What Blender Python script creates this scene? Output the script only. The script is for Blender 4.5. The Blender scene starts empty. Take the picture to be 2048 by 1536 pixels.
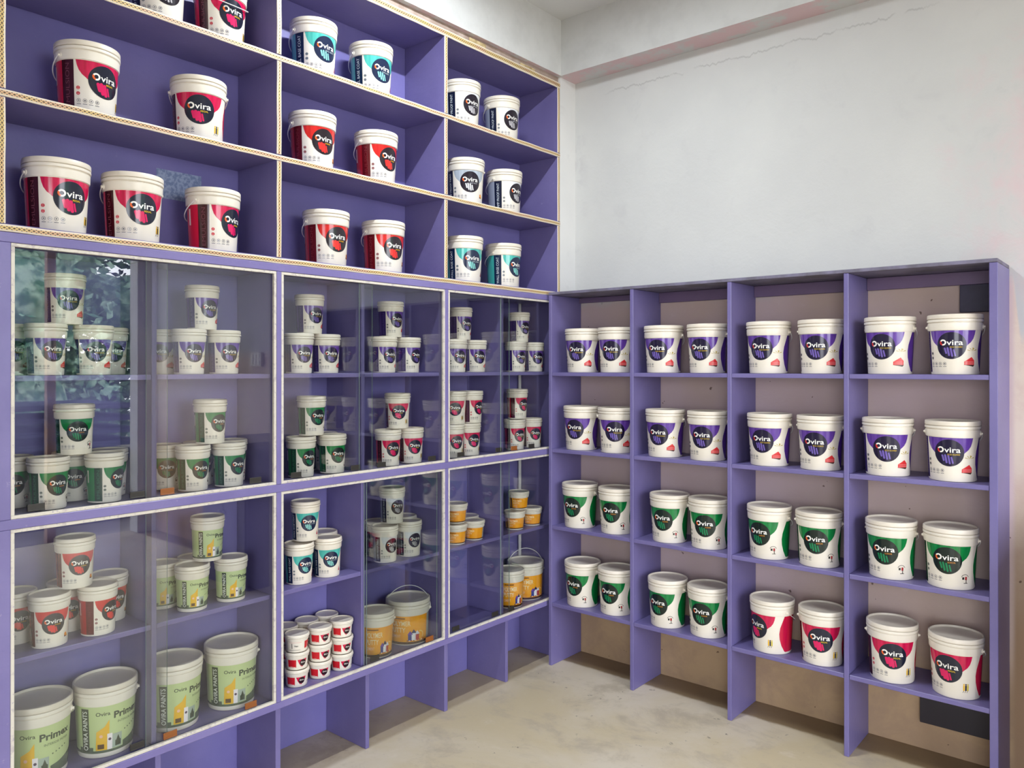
import bpy, bmesh, math, random
from mathutils import Vector, Matrix

# ------------------------------------------------------------------ camera, world, light, exposure
SC = bpy.context.scene
COL = SC.collection
rnd = random.Random(7)

cam_data = bpy.data.cameras.new('camera')
cam_data.sensor_fit = 'HORIZONTAL'
cam_data.sensor_width = 36.0
cam_data.lens = 36.0 * 1557.7 / 2048.0
cam_data.shift_y = -36.86 / 2048.0
cam_data.clip_start = 0.05
cam = bpy.data.objects.new('camera', cam_data)
cam.location = (2.4034, -3.1276, 1.5)
cam.rotation_euler = (math.radians(90.11), 0.0, 0.698)
COL.objects.link(cam)
SC.camera = cam

SC.view_settings.view_transform = 'Standard'
SC.view_settings.look = 'None'
SC.view_settings.exposure = 0.0
SC.view_settings.gamma = 1.0
SC.view_settings.use_curve_mapping = False
SC.cycles.max_bounces = 10
SC.cycles.diffuse_bounces = 5
SC.cycles.glossy_bounces = 4
SC.cycles.transparent_max_bounces = 16
SC.cycles.sample_clamp_indirect = 6.0
SC.cycles.caustics_reflective = False
SC.cycles.caustics_refractive = False

world = bpy.data.worlds.new('overcast_daylight')
SC.world = world
world.use_nodes = True
wn = world.node_tree
bg = wn.nodes['Background']
tc = wn.nodes.new('ShaderNodeTexCoord')
sep = wn.nodes.new('ShaderNodeSeparateXYZ')
ramp = wn.nodes.new('ShaderNodeValToRGB')
ramp.color_ramp.elements[0].position = 0.0
ramp.color_ramp.elements[0].color = (0.93, 0.95, 1.0, 1)
ramp.color_ramp.elements[1].position = 0.5
ramp.color_ramp.elements[1].color = (0.86, 0.94, 1.06, 1)
wn.links.new(tc.outputs['Generated'], sep.inputs[0])
wn.links.new(sep.outputs['Z'], ramp.inputs['Fac'])
wn.links.new(ramp.outputs['Color'], bg.inputs['Color'])
bg.inputs['Strength'].default_value = 9.6          # SKY

# the shop front is open to the street on the +X side: a portal tells Cycles where daylight comes in
def portal(name, loc, rot, w, h):
    pd = bpy.data.lights.new(name, 'AREA')
    pd.shape = 'RECTANGLE'; pd.size = w; pd.size_y = h
    pd.cycles.is_portal = True
    po = bpy.data.objects.new(name, pd)
    po.location = loc; po.rotation_euler = rot
    COL.objects.link(po)
portal('street_side_portal', (4.74, -1.5, 1.39), (math.radians(90), 0, math.radians(90)), 3.2, 2.75)
portal('entrance_portal', (3.45, -5.19, 1.26), (math.radians(90), 0, 0), 1.9, 2.5)
TUBE = 480.0                                          # emission of the ceiling tube light
BULB = 30.0

# ------------------------------------------------------------------ node helpers
def lin(h):
    r = []
    for i in (0, 2, 4):
        c = int(h[i:i+2], 16) / 255.0
        r.append(c / 12.92 if c <= 0.04045 else ((c + 0.055) / 1.055) ** 2.4)
    return (r[0], r[1], r[2], 1.0)

MATS = {}
def mat(name, color, rough=0.5, metal=0.0, spec=0.5, noise=None, bump=None, coat=0.0):
    """plain principled material; noise=(scale, second colour, contrast low, high), bump=(scale, strength, distance)"""
    if name in MATS: return MATS[name]
    m = bpy.data.materials.new(name); m.use_nodes = True
    nt = m.node_tree; p = nt.nodes['Principled BSDF']
    c = lin(color) if isinstance(color, str) else (*color, 1.0)
    p.inputs['Base Color'].default_value = c
    p.inputs['Roughness'].default_value = rough
    p.inputs['Metallic'].default_value = metal
    p.inputs['Specular IOR Level'].default_value = spec
    p.inputs['Coat Weight'].default_value = coat
    m.diffuse_color = c
    geo = None
    if noise or bump:
        geo = nt.nodes.new('ShaderNodeNewGeometry')
    if noise:
        n = nt.nodes.new('ShaderNodeTexNoise'); n.inputs['Scale'].default_value = noise[0]
        n.inputs['Detail'].default_value = 6.0; n.inputs['Roughness'].default_value = 0.6
        nt.links.new(geo.outputs['Position'], n.inputs['Vector'])
        r = nt.nodes.new('ShaderNodeValToRGB')
        r.color_ramp.elements[0].position = noise[2]; r.color_ramp.elements[1].position = noise[3]
        r.color_ramp.elements[0].color = c
        r.color_ramp.elements[1].color = lin(noise[1])
        nt.links.new(n.outputs['Fac'], r.inputs['Fac'])
        nt.links.new(r.outputs['Color'], p.inputs['Base Color'])
    if bump:
        n2 = nt.nodes.new('ShaderNodeTexNoise'); n2.inputs['Scale'].default_value = bump[0]
        n2.inputs['Detail'].default_value = 5.0
        nt.links.new(geo.outputs['Position'], n2.inputs['Vector'])
        b = nt.nodes.new('ShaderNodeBump'); b.inputs['Strength'].default_value = bump[1]
        b.inputs['Distance'].default_value = bump[2]
        nt.links.new(n2.outputs['Fac'], b.inputs['Height'])
        nt.links.new(b.outputs['Normal'], p.inputs['Normal'])
    MATS[name] = m
    return m

def N(nt, kind, **kw):
    n = nt.nodes.new(kind)
    for k, v in kw.items():
        if k.startswith('in_'): n.inputs[int(k[3:])].default_value = v
        else: setattr(n, k, v)
    return n

def MA(nt, op, a, b=None, c=None):
    n = nt.nodes.new('ShaderNodeMath'); n.operation = op
    for i, s in enumerate((a, b, c)):
        if s is None: continue
        if isinstance(s, (int, float)): n.inputs[i].default_value = s
        else: nt.links.new(s, n.inputs[i])
    return n.outputs[0]

def MIX(nt, fac, a, b, blend='MIX'):
    n = nt.nodes.new('ShaderNodeMix'); n.data_type = 'RGBA'; n.blend_type = blend
    for i, s in ((0, fac), (6, a), (7, b)):
        if isinstance(s, (int, float)): n.inputs[i].default_value = s
        elif isinstance(s, tuple): n.inputs[i].default_value = s
        else: nt.links.new(s, n.inputs[i])
    return n.outputs[2]

def noise(nt, vec, scale, detail=4.0, rough=0.55, dist=0.0):
    n = nt.nodes.new('ShaderNodeTexNoise')
    n.inputs['Scale'].default_value = scale; n.inputs['Detail'].default_value = detail
    n.inputs['Roughness'].default_value = rough; n.inputs['Distortion'].default_value = dist
    nt.links.new(vec, n.inputs['Vector'])
    return n.outputs['Fac']

def step(nt, v, lo, hi):
    n = nt.nodes.new('ShaderNodeMapRange'); n.interpolation_type = 'SMOOTHSTEP'
    nt.links.new(v, n.inputs[0])
    n.inputs[1].default_value = lo; n.inputs[2].default_value = hi
    return n.outputs[0]

def scaled(nt, vec, s):
    n = nt.nodes.new('ShaderNodeVectorMath'); n.operation = 'MULTIPLY'
    nt.links.new(vec, n.inputs[0]); n.inputs[1].default_value = s
    return n.outputs[0]

def new_mat(name, rough=0.5, spec=0.5):
    m = bpy.data.materials.new(name); m.use_nodes = True
    nt = m.node_tree; p = nt.nodes['Principled BSDF']
    p.inputs['Roughness'].default_value = rough
    p.inputs['Specular IOR Level'].default_value = spec
    g = nt.nodes.new('ShaderNodeNewGeometry')
    return m, nt, p, g.outputs['Position']

def bump_to(nt, p, h, strength, dist):
    b = nt.nodes.new('ShaderNodeBump'); b.inputs['Strength'].default_value = strength
    b.inputs['Distance'].default_value = dist
    nt.links.new(h, b.inputs['Height']); nt.links.new(b.outputs['Normal'], p.inputs['Normal'])

# ---- painted wood in lilac purple: brush variation, scuffs, slightly glossy enamel
def lilac(name, base, alt, worn, rough=0.38):
    m, nt, p, pos = new_mat(name, rough)
    n1 = noise(nt, pos, 3.0, 5.0)
    n2 = noise(nt, scaled(nt, pos, (4.0, 4.0, 30.0)), 6.0, 4.0)
    n3 = noise(nt, pos, 45.0, 6.0, 0.7)
    c = MIX(nt, step(nt, n1, .35, .65), lin(base), lin(alt))
    c = MIX(nt, MA(nt, 'MULTIPLY', step(nt, n2, .55, .75), .35), c, lin(alt))
    c = MIX(nt, MA(nt, 'MULTIPLY', step(nt, n3, .66, .72), .6), c, lin(worn))
    nt.links.new(c, p.inputs['Base Color'])
    bump_to(nt, p, noise(nt, pos, 60.0, 4.0), .12, .004)
    return m
M_LILAC = lilac('lilac_enamel', '736b9d', '6a6294', '908ab2')
M_LILACBACK = lilac('lilac_back_panel', '7a73ae', '716ba6', '8882b4')
M_RAIL = lilac('lilac_rail', '7d74a8', '736a9f', 'a9a0bc', .33)

def beading():
    m, nt, p, pos = new_mat('white_beading', .45)
    n = noise(nt, pos, 38.0, 5.0, .65)
    n2 = noise(nt, pos, 120.0, 3.0)
    c = MIX(nt, step(nt, n, .52, .62), lin('d3ccc0'), lin('bfb6b2'))
    c = MIX(nt, MA(nt, 'MULTIPLY', step(nt, n2, .62, .7), .7), c, lin('9c92a8'))
    nt.links.new(c, p.inputs['Base Color'])
    bump_to(nt, p, n, .3, .003)
    return m
M_BEAD = beading()

def ribbon():
    """woven gold and cream trim ribbon, pattern follows the strip's own UV (metres along, 0..1 across)"""
    m, nt, p, pos = new_mat('gold_braid_ribbon', .42)
    uv = nt.nodes.new('ShaderNodeUVMap'); uv.uv_map = 'UVMap'
    s = nt.nodes.new('ShaderNodeSeparateXYZ'); nt.links.new(uv.outputs[0], s.inputs[0])
    u, v = s.outputs[0], s.outputs[1]
    ph = MA(nt, 'MULTIPLY', u, 2 * math.pi / 0.024)
    si = MA(nt, 'MULTIPLY', MA(nt, 'SINE', ph), .2)
    d1 = MA(nt, 'ABSOLUTE', MA(nt, 'SUBTRACT', MA(nt, 'SUBTRACT', v, .5), si))
    d2 = MA(nt, 'ABSOLUTE', MA(nt, 'ADD', MA(nt, 'SUBTRACT', v, .5), si))
    d = MA(nt, 'MINIMUM', d1, d2)
    edge = MA(nt, 'ABSOLUTE', MA(nt, 'SUBTRACT', v, .5))
    braid = step(nt, d, .11, .05)
    hole = MA(nt, 'MULTIPLY', step(nt, d, .07, .12), step(nt, edge, .3, .2))
    n = noise(nt, pos, 9.0, 2.0)
    gold = MIX(nt, step(nt, n, .4, .6), lin('d0b26c'), lin('cda07c'))
    c = MIX(nt, hole, lin('dfd2be'), lin('4c3418'))
    c = MIX(nt, braid, c, gold)
    nt.links.new(c, p.inputs['Base Color'])
    bump_to(nt, p, MA(nt, 'SUBTRACT', 1.0, d), .5, .002)
    return m
M_RIBBON = ribbon()

def plaster(name, back, tone=None):
    """painted plaster wall; the lower part of the rear wall keeps its older pinkish coat"""
    m, nt, p, pos = new_mat(name, .78, .3)
    s = nt.nodes.new('ShaderNodeSeparateXYZ'); nt.links.new(pos, s.inputs[0])
    X, Y, Z = s.outputs
    n1 = noise(nt, pos, 1.3, 5.0, .6)
    n2 = noise(nt, pos, 6.0, 6.0, .65, .4)
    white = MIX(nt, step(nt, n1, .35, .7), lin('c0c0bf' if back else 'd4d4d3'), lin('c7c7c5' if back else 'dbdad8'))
    white = MIX(nt, MA(nt, 'MULTIPLY', step(nt, n2, .58, .75), .35), white, lin('b3b2b4'))
    if back:
        # pink stains
        dx = MA(nt, 'DIVIDE', MA(nt, 'SUBTRACT', X, 2.15), .32)
        dz = MA(nt, 'DIVIDE', MA(nt, 'SUBTRACT', Z, 2.25), .5)
        r = MA(nt, 'SQRT', MA(nt, 'ADD', MA(nt, 'MULTIPLY', dx, dx), MA(nt, 'MULTIPLY', dz, dz)))
        r = MA(nt, 'ADD', r, MA(nt, 'MULTIPLY', MA(nt, 'SUBTRACT', n2, .5), 2.4))
        white = MIX(nt, MA(nt, 'MULTIPLY', step(nt, r, 1.2, .3), .55), white, lin('d2b3b8'))
        # the fine crack under the beam, wandering a few centimetres below it
        cz = MA(nt, 'ADD', Z, MA(nt, 'MULTIPLY', MA(nt, 'SUBTRACT', noise(nt, scaled(nt, pos, (1, 0, 0)), 9.0, 5.0, .7), .5), .10))
        line = step(nt, MA(nt, 'ABSOLUTE', MA(nt, 'SUBTRACT', cz, 2.915)), .006, .0015)
        brk = step(nt, noise(nt, pos, 5.0, 3.0), .42, .5)
        rng = MA(nt, 'MULTIPLY', step(nt, X, .15, .3), brk)
        white = MIX(nt, MA(nt, 'MULTIPLY', MA(nt, 'MULTIPLY', line, rng), .3), white, lin('7d7a7c'))
        # rough stained patch beside the corner
        cd = MA(nt, 'MULTIPLY', step(nt, X, .10, .03), step(nt, n2, .5, .62))
        white = MIX(nt, MA(nt, 'MULTIPLY', cd, .45), white, lin('b4b2b5'))
        n3 = noise(nt, pos, 11.0, 5.0, .7)
        old = MIX(nt, step(nt, n1, .3, .7), lin('cbb6ba'), lin('c6b0a4'))
        old = MIX(nt, MA(nt, 'MULTIPLY', step(nt, n3, .6, .75), .3), old, lin('d6c6c6'))
        tan = MIX(nt, step(nt, n2, .35, .65), lin('b89c7a'), lin('aa8f74'))
        old = MIX(nt, step(nt, Z, .55, .25), old, tan)
        # the older coat ends just above the rack; right of the rack it creeps a little higher
        zz = MA(nt, 'ADD', Z, MA(nt, 'MULTIPLY', MA(nt, 'SUBTRACT', n2, .5), .10))
        zz = MA(nt, 'ADD', zz, MA(nt, 'MULTIPLY', step(nt, X, 1.97, 2.0), .22))
        lower = step(nt, zz, 1.865, 1.79)
        beige = MIX(nt, step(nt, n2, .4, .62), lin('dacbbb'), lin('d3bfb2'))
        beige = MIX(nt, step(nt, MA(nt, 'ADD', Z, MA(nt, 'MULTIPLY', n1, .5)), 1.5, .75), beige, lin('a3866a'))
        lowc = MIX(nt, step(nt, X, 1.965, 1.985), old, beige)
        spots = step(nt, noise(nt, pos, 26.0, 2.0), .735, .75)
        lowc = MIX(nt, MA(nt, 'MULTIPLY', spots, .8), lowc, lin('5a4236'))
        white = MIX(nt, lower, white, lowc)
    nt.links.new(white, p.inputs['Base Color'])
    bump_to(nt, p, MA(nt, 'ADD', n2, MA(nt, 'MULTIPLY', noise(nt, pos, 40.0, 4.0), .3)), .25, .01)
    return m
M_WALLBACK = plaster('plaster_back_wall', True)
M_WALL = plaster('plaster_white', False)

def beam_mat(c1, c2):
    m, nt, p, pos = new_mat('plaster_beam', .8, .3)
    s = nt.nodes.new('ShaderNodeSeparateXYZ'); nt.links.new(pos, s.inputs[0])
    g = nt.nodes.new('ShaderNodeNewGeometry')
    sn = nt.nodes.new('ShaderNodeSeparateXYZ'); nt.links.new(g.outputs['Normal'], sn.inputs[0])
    n2 = noise(nt, pos, 7.0, 5.0, .65)
    c = MIX(nt, step(nt, n2, .4, .7), lin(c1), lin(c2))
    under = step(nt, sn.outputs[2], -.5, -.9)      # bare underside keeps pinkish primer in patches
    pk = MA(nt, 'MULTIPLY', under, step(nt, n2, .38, .55))
    c = MIX(nt, MA(nt, 'MULTIPLY', pk, .8), c, lin('d3b2b6'))
    nt.links.new(c, p.inputs['Base Color'])
    bump_to(nt, p, n2, .2, .01)
    return m
M_BEAM = beam_mat('c4c4c3', 'bcbcbb')
M_BEAM2 = beam_mat('d0d0cf', 'c8c8c7')
M_MORTAR = mat('bare_mortar', 'a08c80', .9, noise=(14.0, 'b8a79c', .4, .65), bump=(35.0, .5, .01))

def floor_mat():
    m, nt, p, pos = new_mat('stone_floor', .5, .45)
    n1 = noise(nt, pos, 1.1, 6.0, .6, .6)
    n2 = noise(nt, scaled(nt, pos, (1.0, 1.25, 1.0)), 3.6, 8.0, .7, .35)
    n3 = noise(nt, pos, 22.0, 5.0, .7)
    c = MIX(nt, step(nt, n1, .35, .65), lin('d6cab8'), lin('cbbb9b'))
    c = MIX(nt, MA(nt, 'MULTIPLY', step(nt, n2, .48, .68), .75), c, lin('b3a693'))
    c = MIX(nt, MA(nt, 'MULTIPLY', step(nt, n2, .42, .3), .5), c, lin('ddd0be'))
    spk = MA(nt, 'MULTIPLY', step(nt, n3, .63, .68), step(nt, noise(nt, pos, 3.0, 3.0), .46, .6))
    c = MIX(nt, MA(nt, 'MULTIPLY', spk, .75), c, lin('544c44'))
    chips = step(nt, noise(nt, pos, 30.0, 2.0), .76, .78)
    c = MIX(nt, MA(nt, 'MULTIPLY', chips, .7), c, lin('d8d2c8'))
    # floor turns browner in bands under the units
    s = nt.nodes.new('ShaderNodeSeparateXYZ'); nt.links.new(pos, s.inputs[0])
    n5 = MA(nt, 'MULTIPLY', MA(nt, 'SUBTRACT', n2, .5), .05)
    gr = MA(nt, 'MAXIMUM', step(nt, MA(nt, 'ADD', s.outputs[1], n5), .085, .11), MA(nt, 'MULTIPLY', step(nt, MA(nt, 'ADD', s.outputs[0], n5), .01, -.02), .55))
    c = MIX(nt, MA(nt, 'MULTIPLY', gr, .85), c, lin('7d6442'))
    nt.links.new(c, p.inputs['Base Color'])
    bump_to(nt, p, n3, .12, .004)
    return m
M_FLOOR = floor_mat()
M_CEIL = mat('ceiling_paint', 'd2d2d1', .85, noise=(2.0, 'c9c9c9', .4, .7))

# ---- bucket plastics and print inks
M_PLASTIC = mat('white_plastic', 'e6dfd2', .33, spec=.5, noise=(2.5, 'e0d8c9', .4, .7))
M_LID = mat('lid_plastic', 'e1d8ca', .38, spec=.45, noise=(3.0, 'd6ccbb', .4, .7))
M_WIRE = mat('bail_plastic', 'e3e2de', .35)
INK = {}
def ink(h, rough=.15):
    if h not in INK:
        INK[h] = mat('ink_' + h, h, rough, spec=.5)
    return INK[h]
def streak_ink(h1, h2):
    k = h1 + h2
    if k not in INK:
        m, nt, p, pos = new_mat('ink_' + k, .13)
        tcn = nt.nodes.new('ShaderNodeTexCoord')
        n = noise(nt, scaled(nt, tcn.outputs['Object'], (1, 1, .12)), 60.0, 2.0)
        nt.links.new(MIX(nt, step(nt, n, .35, .7), lin(h1), lin(h2)), p.inputs['Base Color'])
        INK[k] = m
    return INK[k]

def glass_mat():
    """thin window pane: clear with a light smoky tint, mirror reflection growing towards grazing angles"""
    m = bpy.data.materials.new('window_glass'); m.use_nodes = True
    nt = m.node_tree; nt.nodes.clear()
    out = nt.nodes.new('ShaderNodeOutputMaterial')
    tr = nt.nodes.new('ShaderNodeBsdfTransparent'); tr.inputs[0].default_value = (.955, .965, .958, 1)
    gl = nt.nodes.new('ShaderNodeBsdfGlossy'); gl.inputs['Roughness'].default_value = .0
    g = nt.nodes.new('ShaderNodeNewGeometry')
    d = nt.nodes.new('ShaderNodeVectorMath'); d.operation = 'DOT_PRODUCT'
    nt.links.new(g.outputs['Normal'], d.inputs[0]); nt.links.new(g.outputs['Incoming'], d.inputs[1])
    a = MA(nt, 'ABSOLUTE', d.outputs['Value'])
    f = MA(nt, 'POWER', MA(nt, 'SUBTRACT', 1.0, a), 5.0)
    f = MA(nt, 'MULTIPLY_ADD', f, .94, .06)
    mx = nt.nodes.new('ShaderNodeMixShader')
    nt.links.new(f, mx.inputs[0]); nt.links.new(tr.outputs[0], mx.inputs[1]); nt.links.new(gl.outputs[0], mx.inputs[2])
    nt.links.new(mx.outputs[0], out.inputs[0])
    return m
M_GLASS = glass_mat()
M_GLASSEDGE = mat('glass_edge', '8fa39b', .2)
M_PULLDARK = mat('dark_pull', '2a2622', .5)
M_PULLBROWN = mat('brown_pull', '8a4f1e', .5)

# ------------------------------------------------------------------ mesh helpers
def tag(o, label=None, cat=None, group=None, kind=None):
    if label: o['label'] = label
    if cat: o['category'] = cat
    if group: o['group'] = group
    if kind: o['kind'] = kind
    return o

def link(name, me, parent=None):
    o = bpy.data.objects.new(name, me)
    COL.objects.link(o)
    if parent is not None: o.parent = parent
    return o

def finish(bm, name, mats, smooth=None, bevel=0.0):
    if bevel > 0:
        bmesh.ops.bevel(bm, geom=list(bm.edges), offset=bevel, segments=1, affect='EDGES', profile=.5)
    bmesh.ops.recalc_face_normals(bm, faces=bm.faces)
    me = bpy.data.meshes.new(name)
    bm.to_mesh(me); bm.free()
    for m in (mats if isinstance(mats, (list, tuple)) else [mats]): me.materials.append(m)
    if smooth is not None:
        me.polygons.foreach_set('use_smooth', [True] * len(me.polygons))
        me.set_sharp_from_angle(angle=math.radians(smooth))
    return me

def box(bm, x0, x1, y0, y1, z0, z1, mi=0):
    vs = [bm.verts.new(p) for p in ((x0,y0,z0),(x1,y0,z0),(x1,y1,z0),(x0,y1,z0),(x0,y0,z1),(x1,y0,z1),(x1,y1,z1),(x0,y1,z1))]
    for f in ((3,2,1,0),(4,5,6,7),(0,1,5,4),(1,2,6,5),(2,3,7,6),(3,0,4,7)):
        fc = bm.faces.new([vs[i] for i in f]); fc.material_index = mi

def board(name, x0, x1, y0, y1, z0, z1, m, parent=None, bevel=.0015):
    bm = bmesh.new(); box(bm, x0, x1, y0, y1, z0, z1)
    return link(name, finish(bm, name, m, bevel=bevel), parent)

def lathe(bm, prof, n=72, mi=0, cap_top=False, cap_bot=False):
    rings = []
    for r, z in prof:
        rings.append([bm.verts.new((r*math.cos(2*math.pi*i/n), r*math.sin(2*math.pi*i/n), z)) for i in range(n)])
    for a, b in zip(rings, rings[1:]):
        for i in range(n):
            f = bm.faces.new((a[i], a[(i+1)%n], b[(i+1)%n], b[i])); f.material_index = mi
    if cap_bot: bm.faces.new(list(reversed(rings[0]))).material_index = mi
    if cap_top: bm.faces.new(rings[-1]).material_index = mi

def tube(bm, pts, r, n=8, mi=0):
    pts = [Vector(p) for p in pts]
    rings = []
    up = Vector((0, 0, 1))
    for i, p in enumerate(pts):
        t = (pts[min(i+1, len(pts)-1)] - pts[max(i-1, 0)]).normalized()
        a = t.cross(up)
        if a.length < 1e-3: a = t.cross(Vector((1, 0, 0)))
        a.normalize(); b = t.cross(a).normalized()
        rings.append([bm.verts.new(p + a*r*math.cos(2*math.pi*k/n) + b*r*math.sin(2*math.pi*k/n)) for k in range(n)])
    for A, B in zip(rings, rings[1:]):
        for k in range(n):
            bm.faces.new((A[k], A[(k+1)%n], B[(k+1)%n], B[k])).material_index = mi
    bm.faces.new(rings[0]); bm.faces.new(rings[-1])

def empty(name, loc=(0,0,0), rz=0.0):
    o = bpy.data.objects.new(name, None); o.empty_display_size = .05
    o.location = loc; o.rotation_euler = (0, 0, rz)
    COL.objects.link(o)
    return o

# ------------------------------------------------------------------ printed labels
_textcache = {}
def text_tris(s, bold=0.0, spacing=1.0):
    """flat triangles of a word, normalised so that capital height is 1 and the word is centred on x"""
    k = (s, bold, spacing)
    if k in _textcache: return _textcache[k]
    cu = bpy.data.curves.new('word', 'FONT'); cu.body = s; cu.size = 1.0; cu.resolution_u = 3
    cu.offset = bold; cu.space_character = spacing
    ob = bpy.data.objects.new('word', cu); COL.objects.link(ob)
    dg = bpy.context.evaluated_depsgraph_get(); dg.update()
    me = bpy.data.meshes.new_from_object(ob.evaluated_get(dg))
    COL.objects.unlink(ob); bpy.data.objects.remove(ob); bpy.data.curves.remove(cu)
    bm = bmesh.new(); bm.from_mesh(me); bpy.data.meshes.remove(me)
    bmesh.ops.triangulate(bm, faces=bm.faces)
    tris = [[(v.co.x, v.co.y) for v in f.verts] for f in bm.faces]
    bm.free()
    xs = [p[0] for t in tris for p in t]
    cx = (min(xs) + max(xs)) / 2; w = (max(xs) - min(xs))
    cap = .70
    tris = [[((p[0]-cx)/cap, p[1]/cap) for p in t] for t in tris]
    _textcache[k] = (tris, w / cap)
    return _textcache[k]

class Art:
    """flat artwork in metres (x = arc length, y = height above the label foot), later wrapped round a tub"""
    def __init__(s, L, rb, rt, z0):
        s.L, s.rb, s.rt, s.z0 = L, rb, rt, z0
        s.bm = bmesh.new(); s.mats = []
        s.lay = s.bm.verts.layers.float.new('lay')
    def mi(s, m):
        if m not in s.mats: s.mats.append(m)
        return s.mats.index(m)
    def poly(s, pts, m, layer=0, abs_=False):
        k = 1.0 if abs_ else s.L
        vs = []
        for x, y in pts:
            v = s.bm.verts.new((x*k, y*k, 0)); v[s.lay] = layer; vs.append(v)
        try: f = s.bm.faces.new(vs)
        except ValueError: return
        f.material_index = s.mi(m)
    def rect(s, x0, x1, y0, y1, m, layer=0): s.poly([(x0,y0),(x1,y0),(x1,y1),(x0,y1)], m, layer)
    def disc(s, cx, cy, r, m, layer=0, n=40, a0=0, a1=360, ry=None):
        ry = ry or r
        s.poly([(cx+r*math.cos(math.radians(a0+(a1-a0)*i/n)), cy+ry*math.sin(math.radians(a0+(a1-a0)*i/n))) for i in range(n if a1-a0 >= 360 else n+1)], m, layer)
    def ring(s, cx, cy, r, w, m, layer=0, n=24, a0=0, a1=360):
        for i in range(n):
            A = math.radians(a0+(a1-a0)*i/n); B = math.radians(a0+(a1-a0)*(i+1)/n)
            s.poly([(cx+r*math.cos(A),cy+r*math.sin(A)),(cx+r*math.cos(B),cy+r*math.sin(B)),(cx+(r-w)*math.cos(B),cy+(r-w)*math.sin(B)),(cx+(r-w)*math.cos(A),cy+(r-w)*math.sin(A))], m, layer)
    def text(s, word, cx, y, h, m, layer=2, width=None, bold=0.0, vertical=False, spacing=1.0, tilt=0.0):
        tris, w = text_tris(word, bold, spacing)
        sx = h if width is None else width / w
        ct, st = math.cos(tilt), math.sin(tilt)
        for t in tris:
            if vertical: s.poly([(cx - p[1]*h, y + p[0]*sx) for p in t], m, layer)
            else: s.poly([(cx + p[0]*sx*ct, y + p[1]*h + p[0]*sx*st) for p in t], m, layer)
    def build(s, name):
        bm = s.bm
        bmesh.ops.triangulate(bm, faces=[f for f in bm.faces if len(f.verts) > 4])
        rr = (s.rb + s.rt) / 2
        stepm = rr * math.radians(6)
        xs = [v.co.x for v in bm.verts]
        k0, k1 = int(min(xs)/stepm) - 1, int(max(xs)/stepm) + 1
        for k in range(k0, k1 + 1):
            x = k * stepm
            g = [f for f in bm.faces if min(v.co.x for v in f.verts) < x - 1e-6 and max(v.co.x for v in f.verts) > x + 1e-6]
            if not g: continue
            es = list({e for f in g for e in f.edges}); vs = list({v for f in g for v in f.verts})
            bmesh.ops.bisect_plane(bm, geom=vs + es + g, dist=1e-7, plane_co=(x, 0, 0), plane_no=(1, 0, 0))
        nor = []
        for v in bm.verts:
            a = v.co.x / rr; z = s.z0 + v.co.y
            t = v.co.y / s.L
            r = s.rb + (s.rt - s.rb) * t + .00022 + .00024 * v[s.lay]
            v.co = Vector((r*math.cos(a), r*math.sin(a), z))
            nor.append((math.cos(a), math.sin(a), -(s.rt-s.rb)/s.L))
        for f in bm.faces:
            c = f.calc_center_median(); f.normal_update()
            if f.normal.x*c.x + f.normal.y*c.y < 0: f.normal_flip()
        me = bpy.data.meshes.new(name); bm.to_mesh(me); bm.free()
        for m in s.mats: me.materials.append(m)
        me.polygons.foreach_set('use_smooth', [True]*len(me.polygons))
        me.normals_split_custom_set_from_vertices([Vector(n).normalized() for n in nor])
        return me

PROD = {   # funnel, second streak, circle, fingers, stripe, back panel, sub text, sub colour, stripe text, small icon colour
 'eco':   ('66449c','53308a','1c1531','6d5aa8','33235e','4d2f7e','ECO GUARD','c9a832','EMULSION','3c3a44'),
 'luxor': ('13813f','0a6a33','15231f','197a4e','0c3a22','0f7438','LUXOR','d08a2e','EMULSION','3d4a42'),
 'regal': ('d01d52','b5133f','1d2030','d21e5c','3a1018','c4203f','REGAL','e0bb20','EMULSION','c8283e'),
 'shine': ('d12a24','b81e1e','251d24','d8302c','5e1018','b01c26','SHINE','d9a31f','EMULSION','7b2a34'),
 'base':  ('54b7ac','3fa399','1b2540','7fc7c0','15233f','3a9a94','WALL BASE','a9b4b6','WALL BASE COAT','4a5a66'),
 'damp':  ('dfe0e2','d3d5d8','221c26','b9b6ba','161c33','8d94a6','DAMP PROOF','9a9aa0','DAMP PROOF PAINT','5b626b'),
 'dampg': ('aab2bc','9ba4ae','221c26','d8d8da','161c33','8d94a6','DAMP PROOF','9a9aa0','DAMP PROOF PAINT','5b626b'),
}

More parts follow.
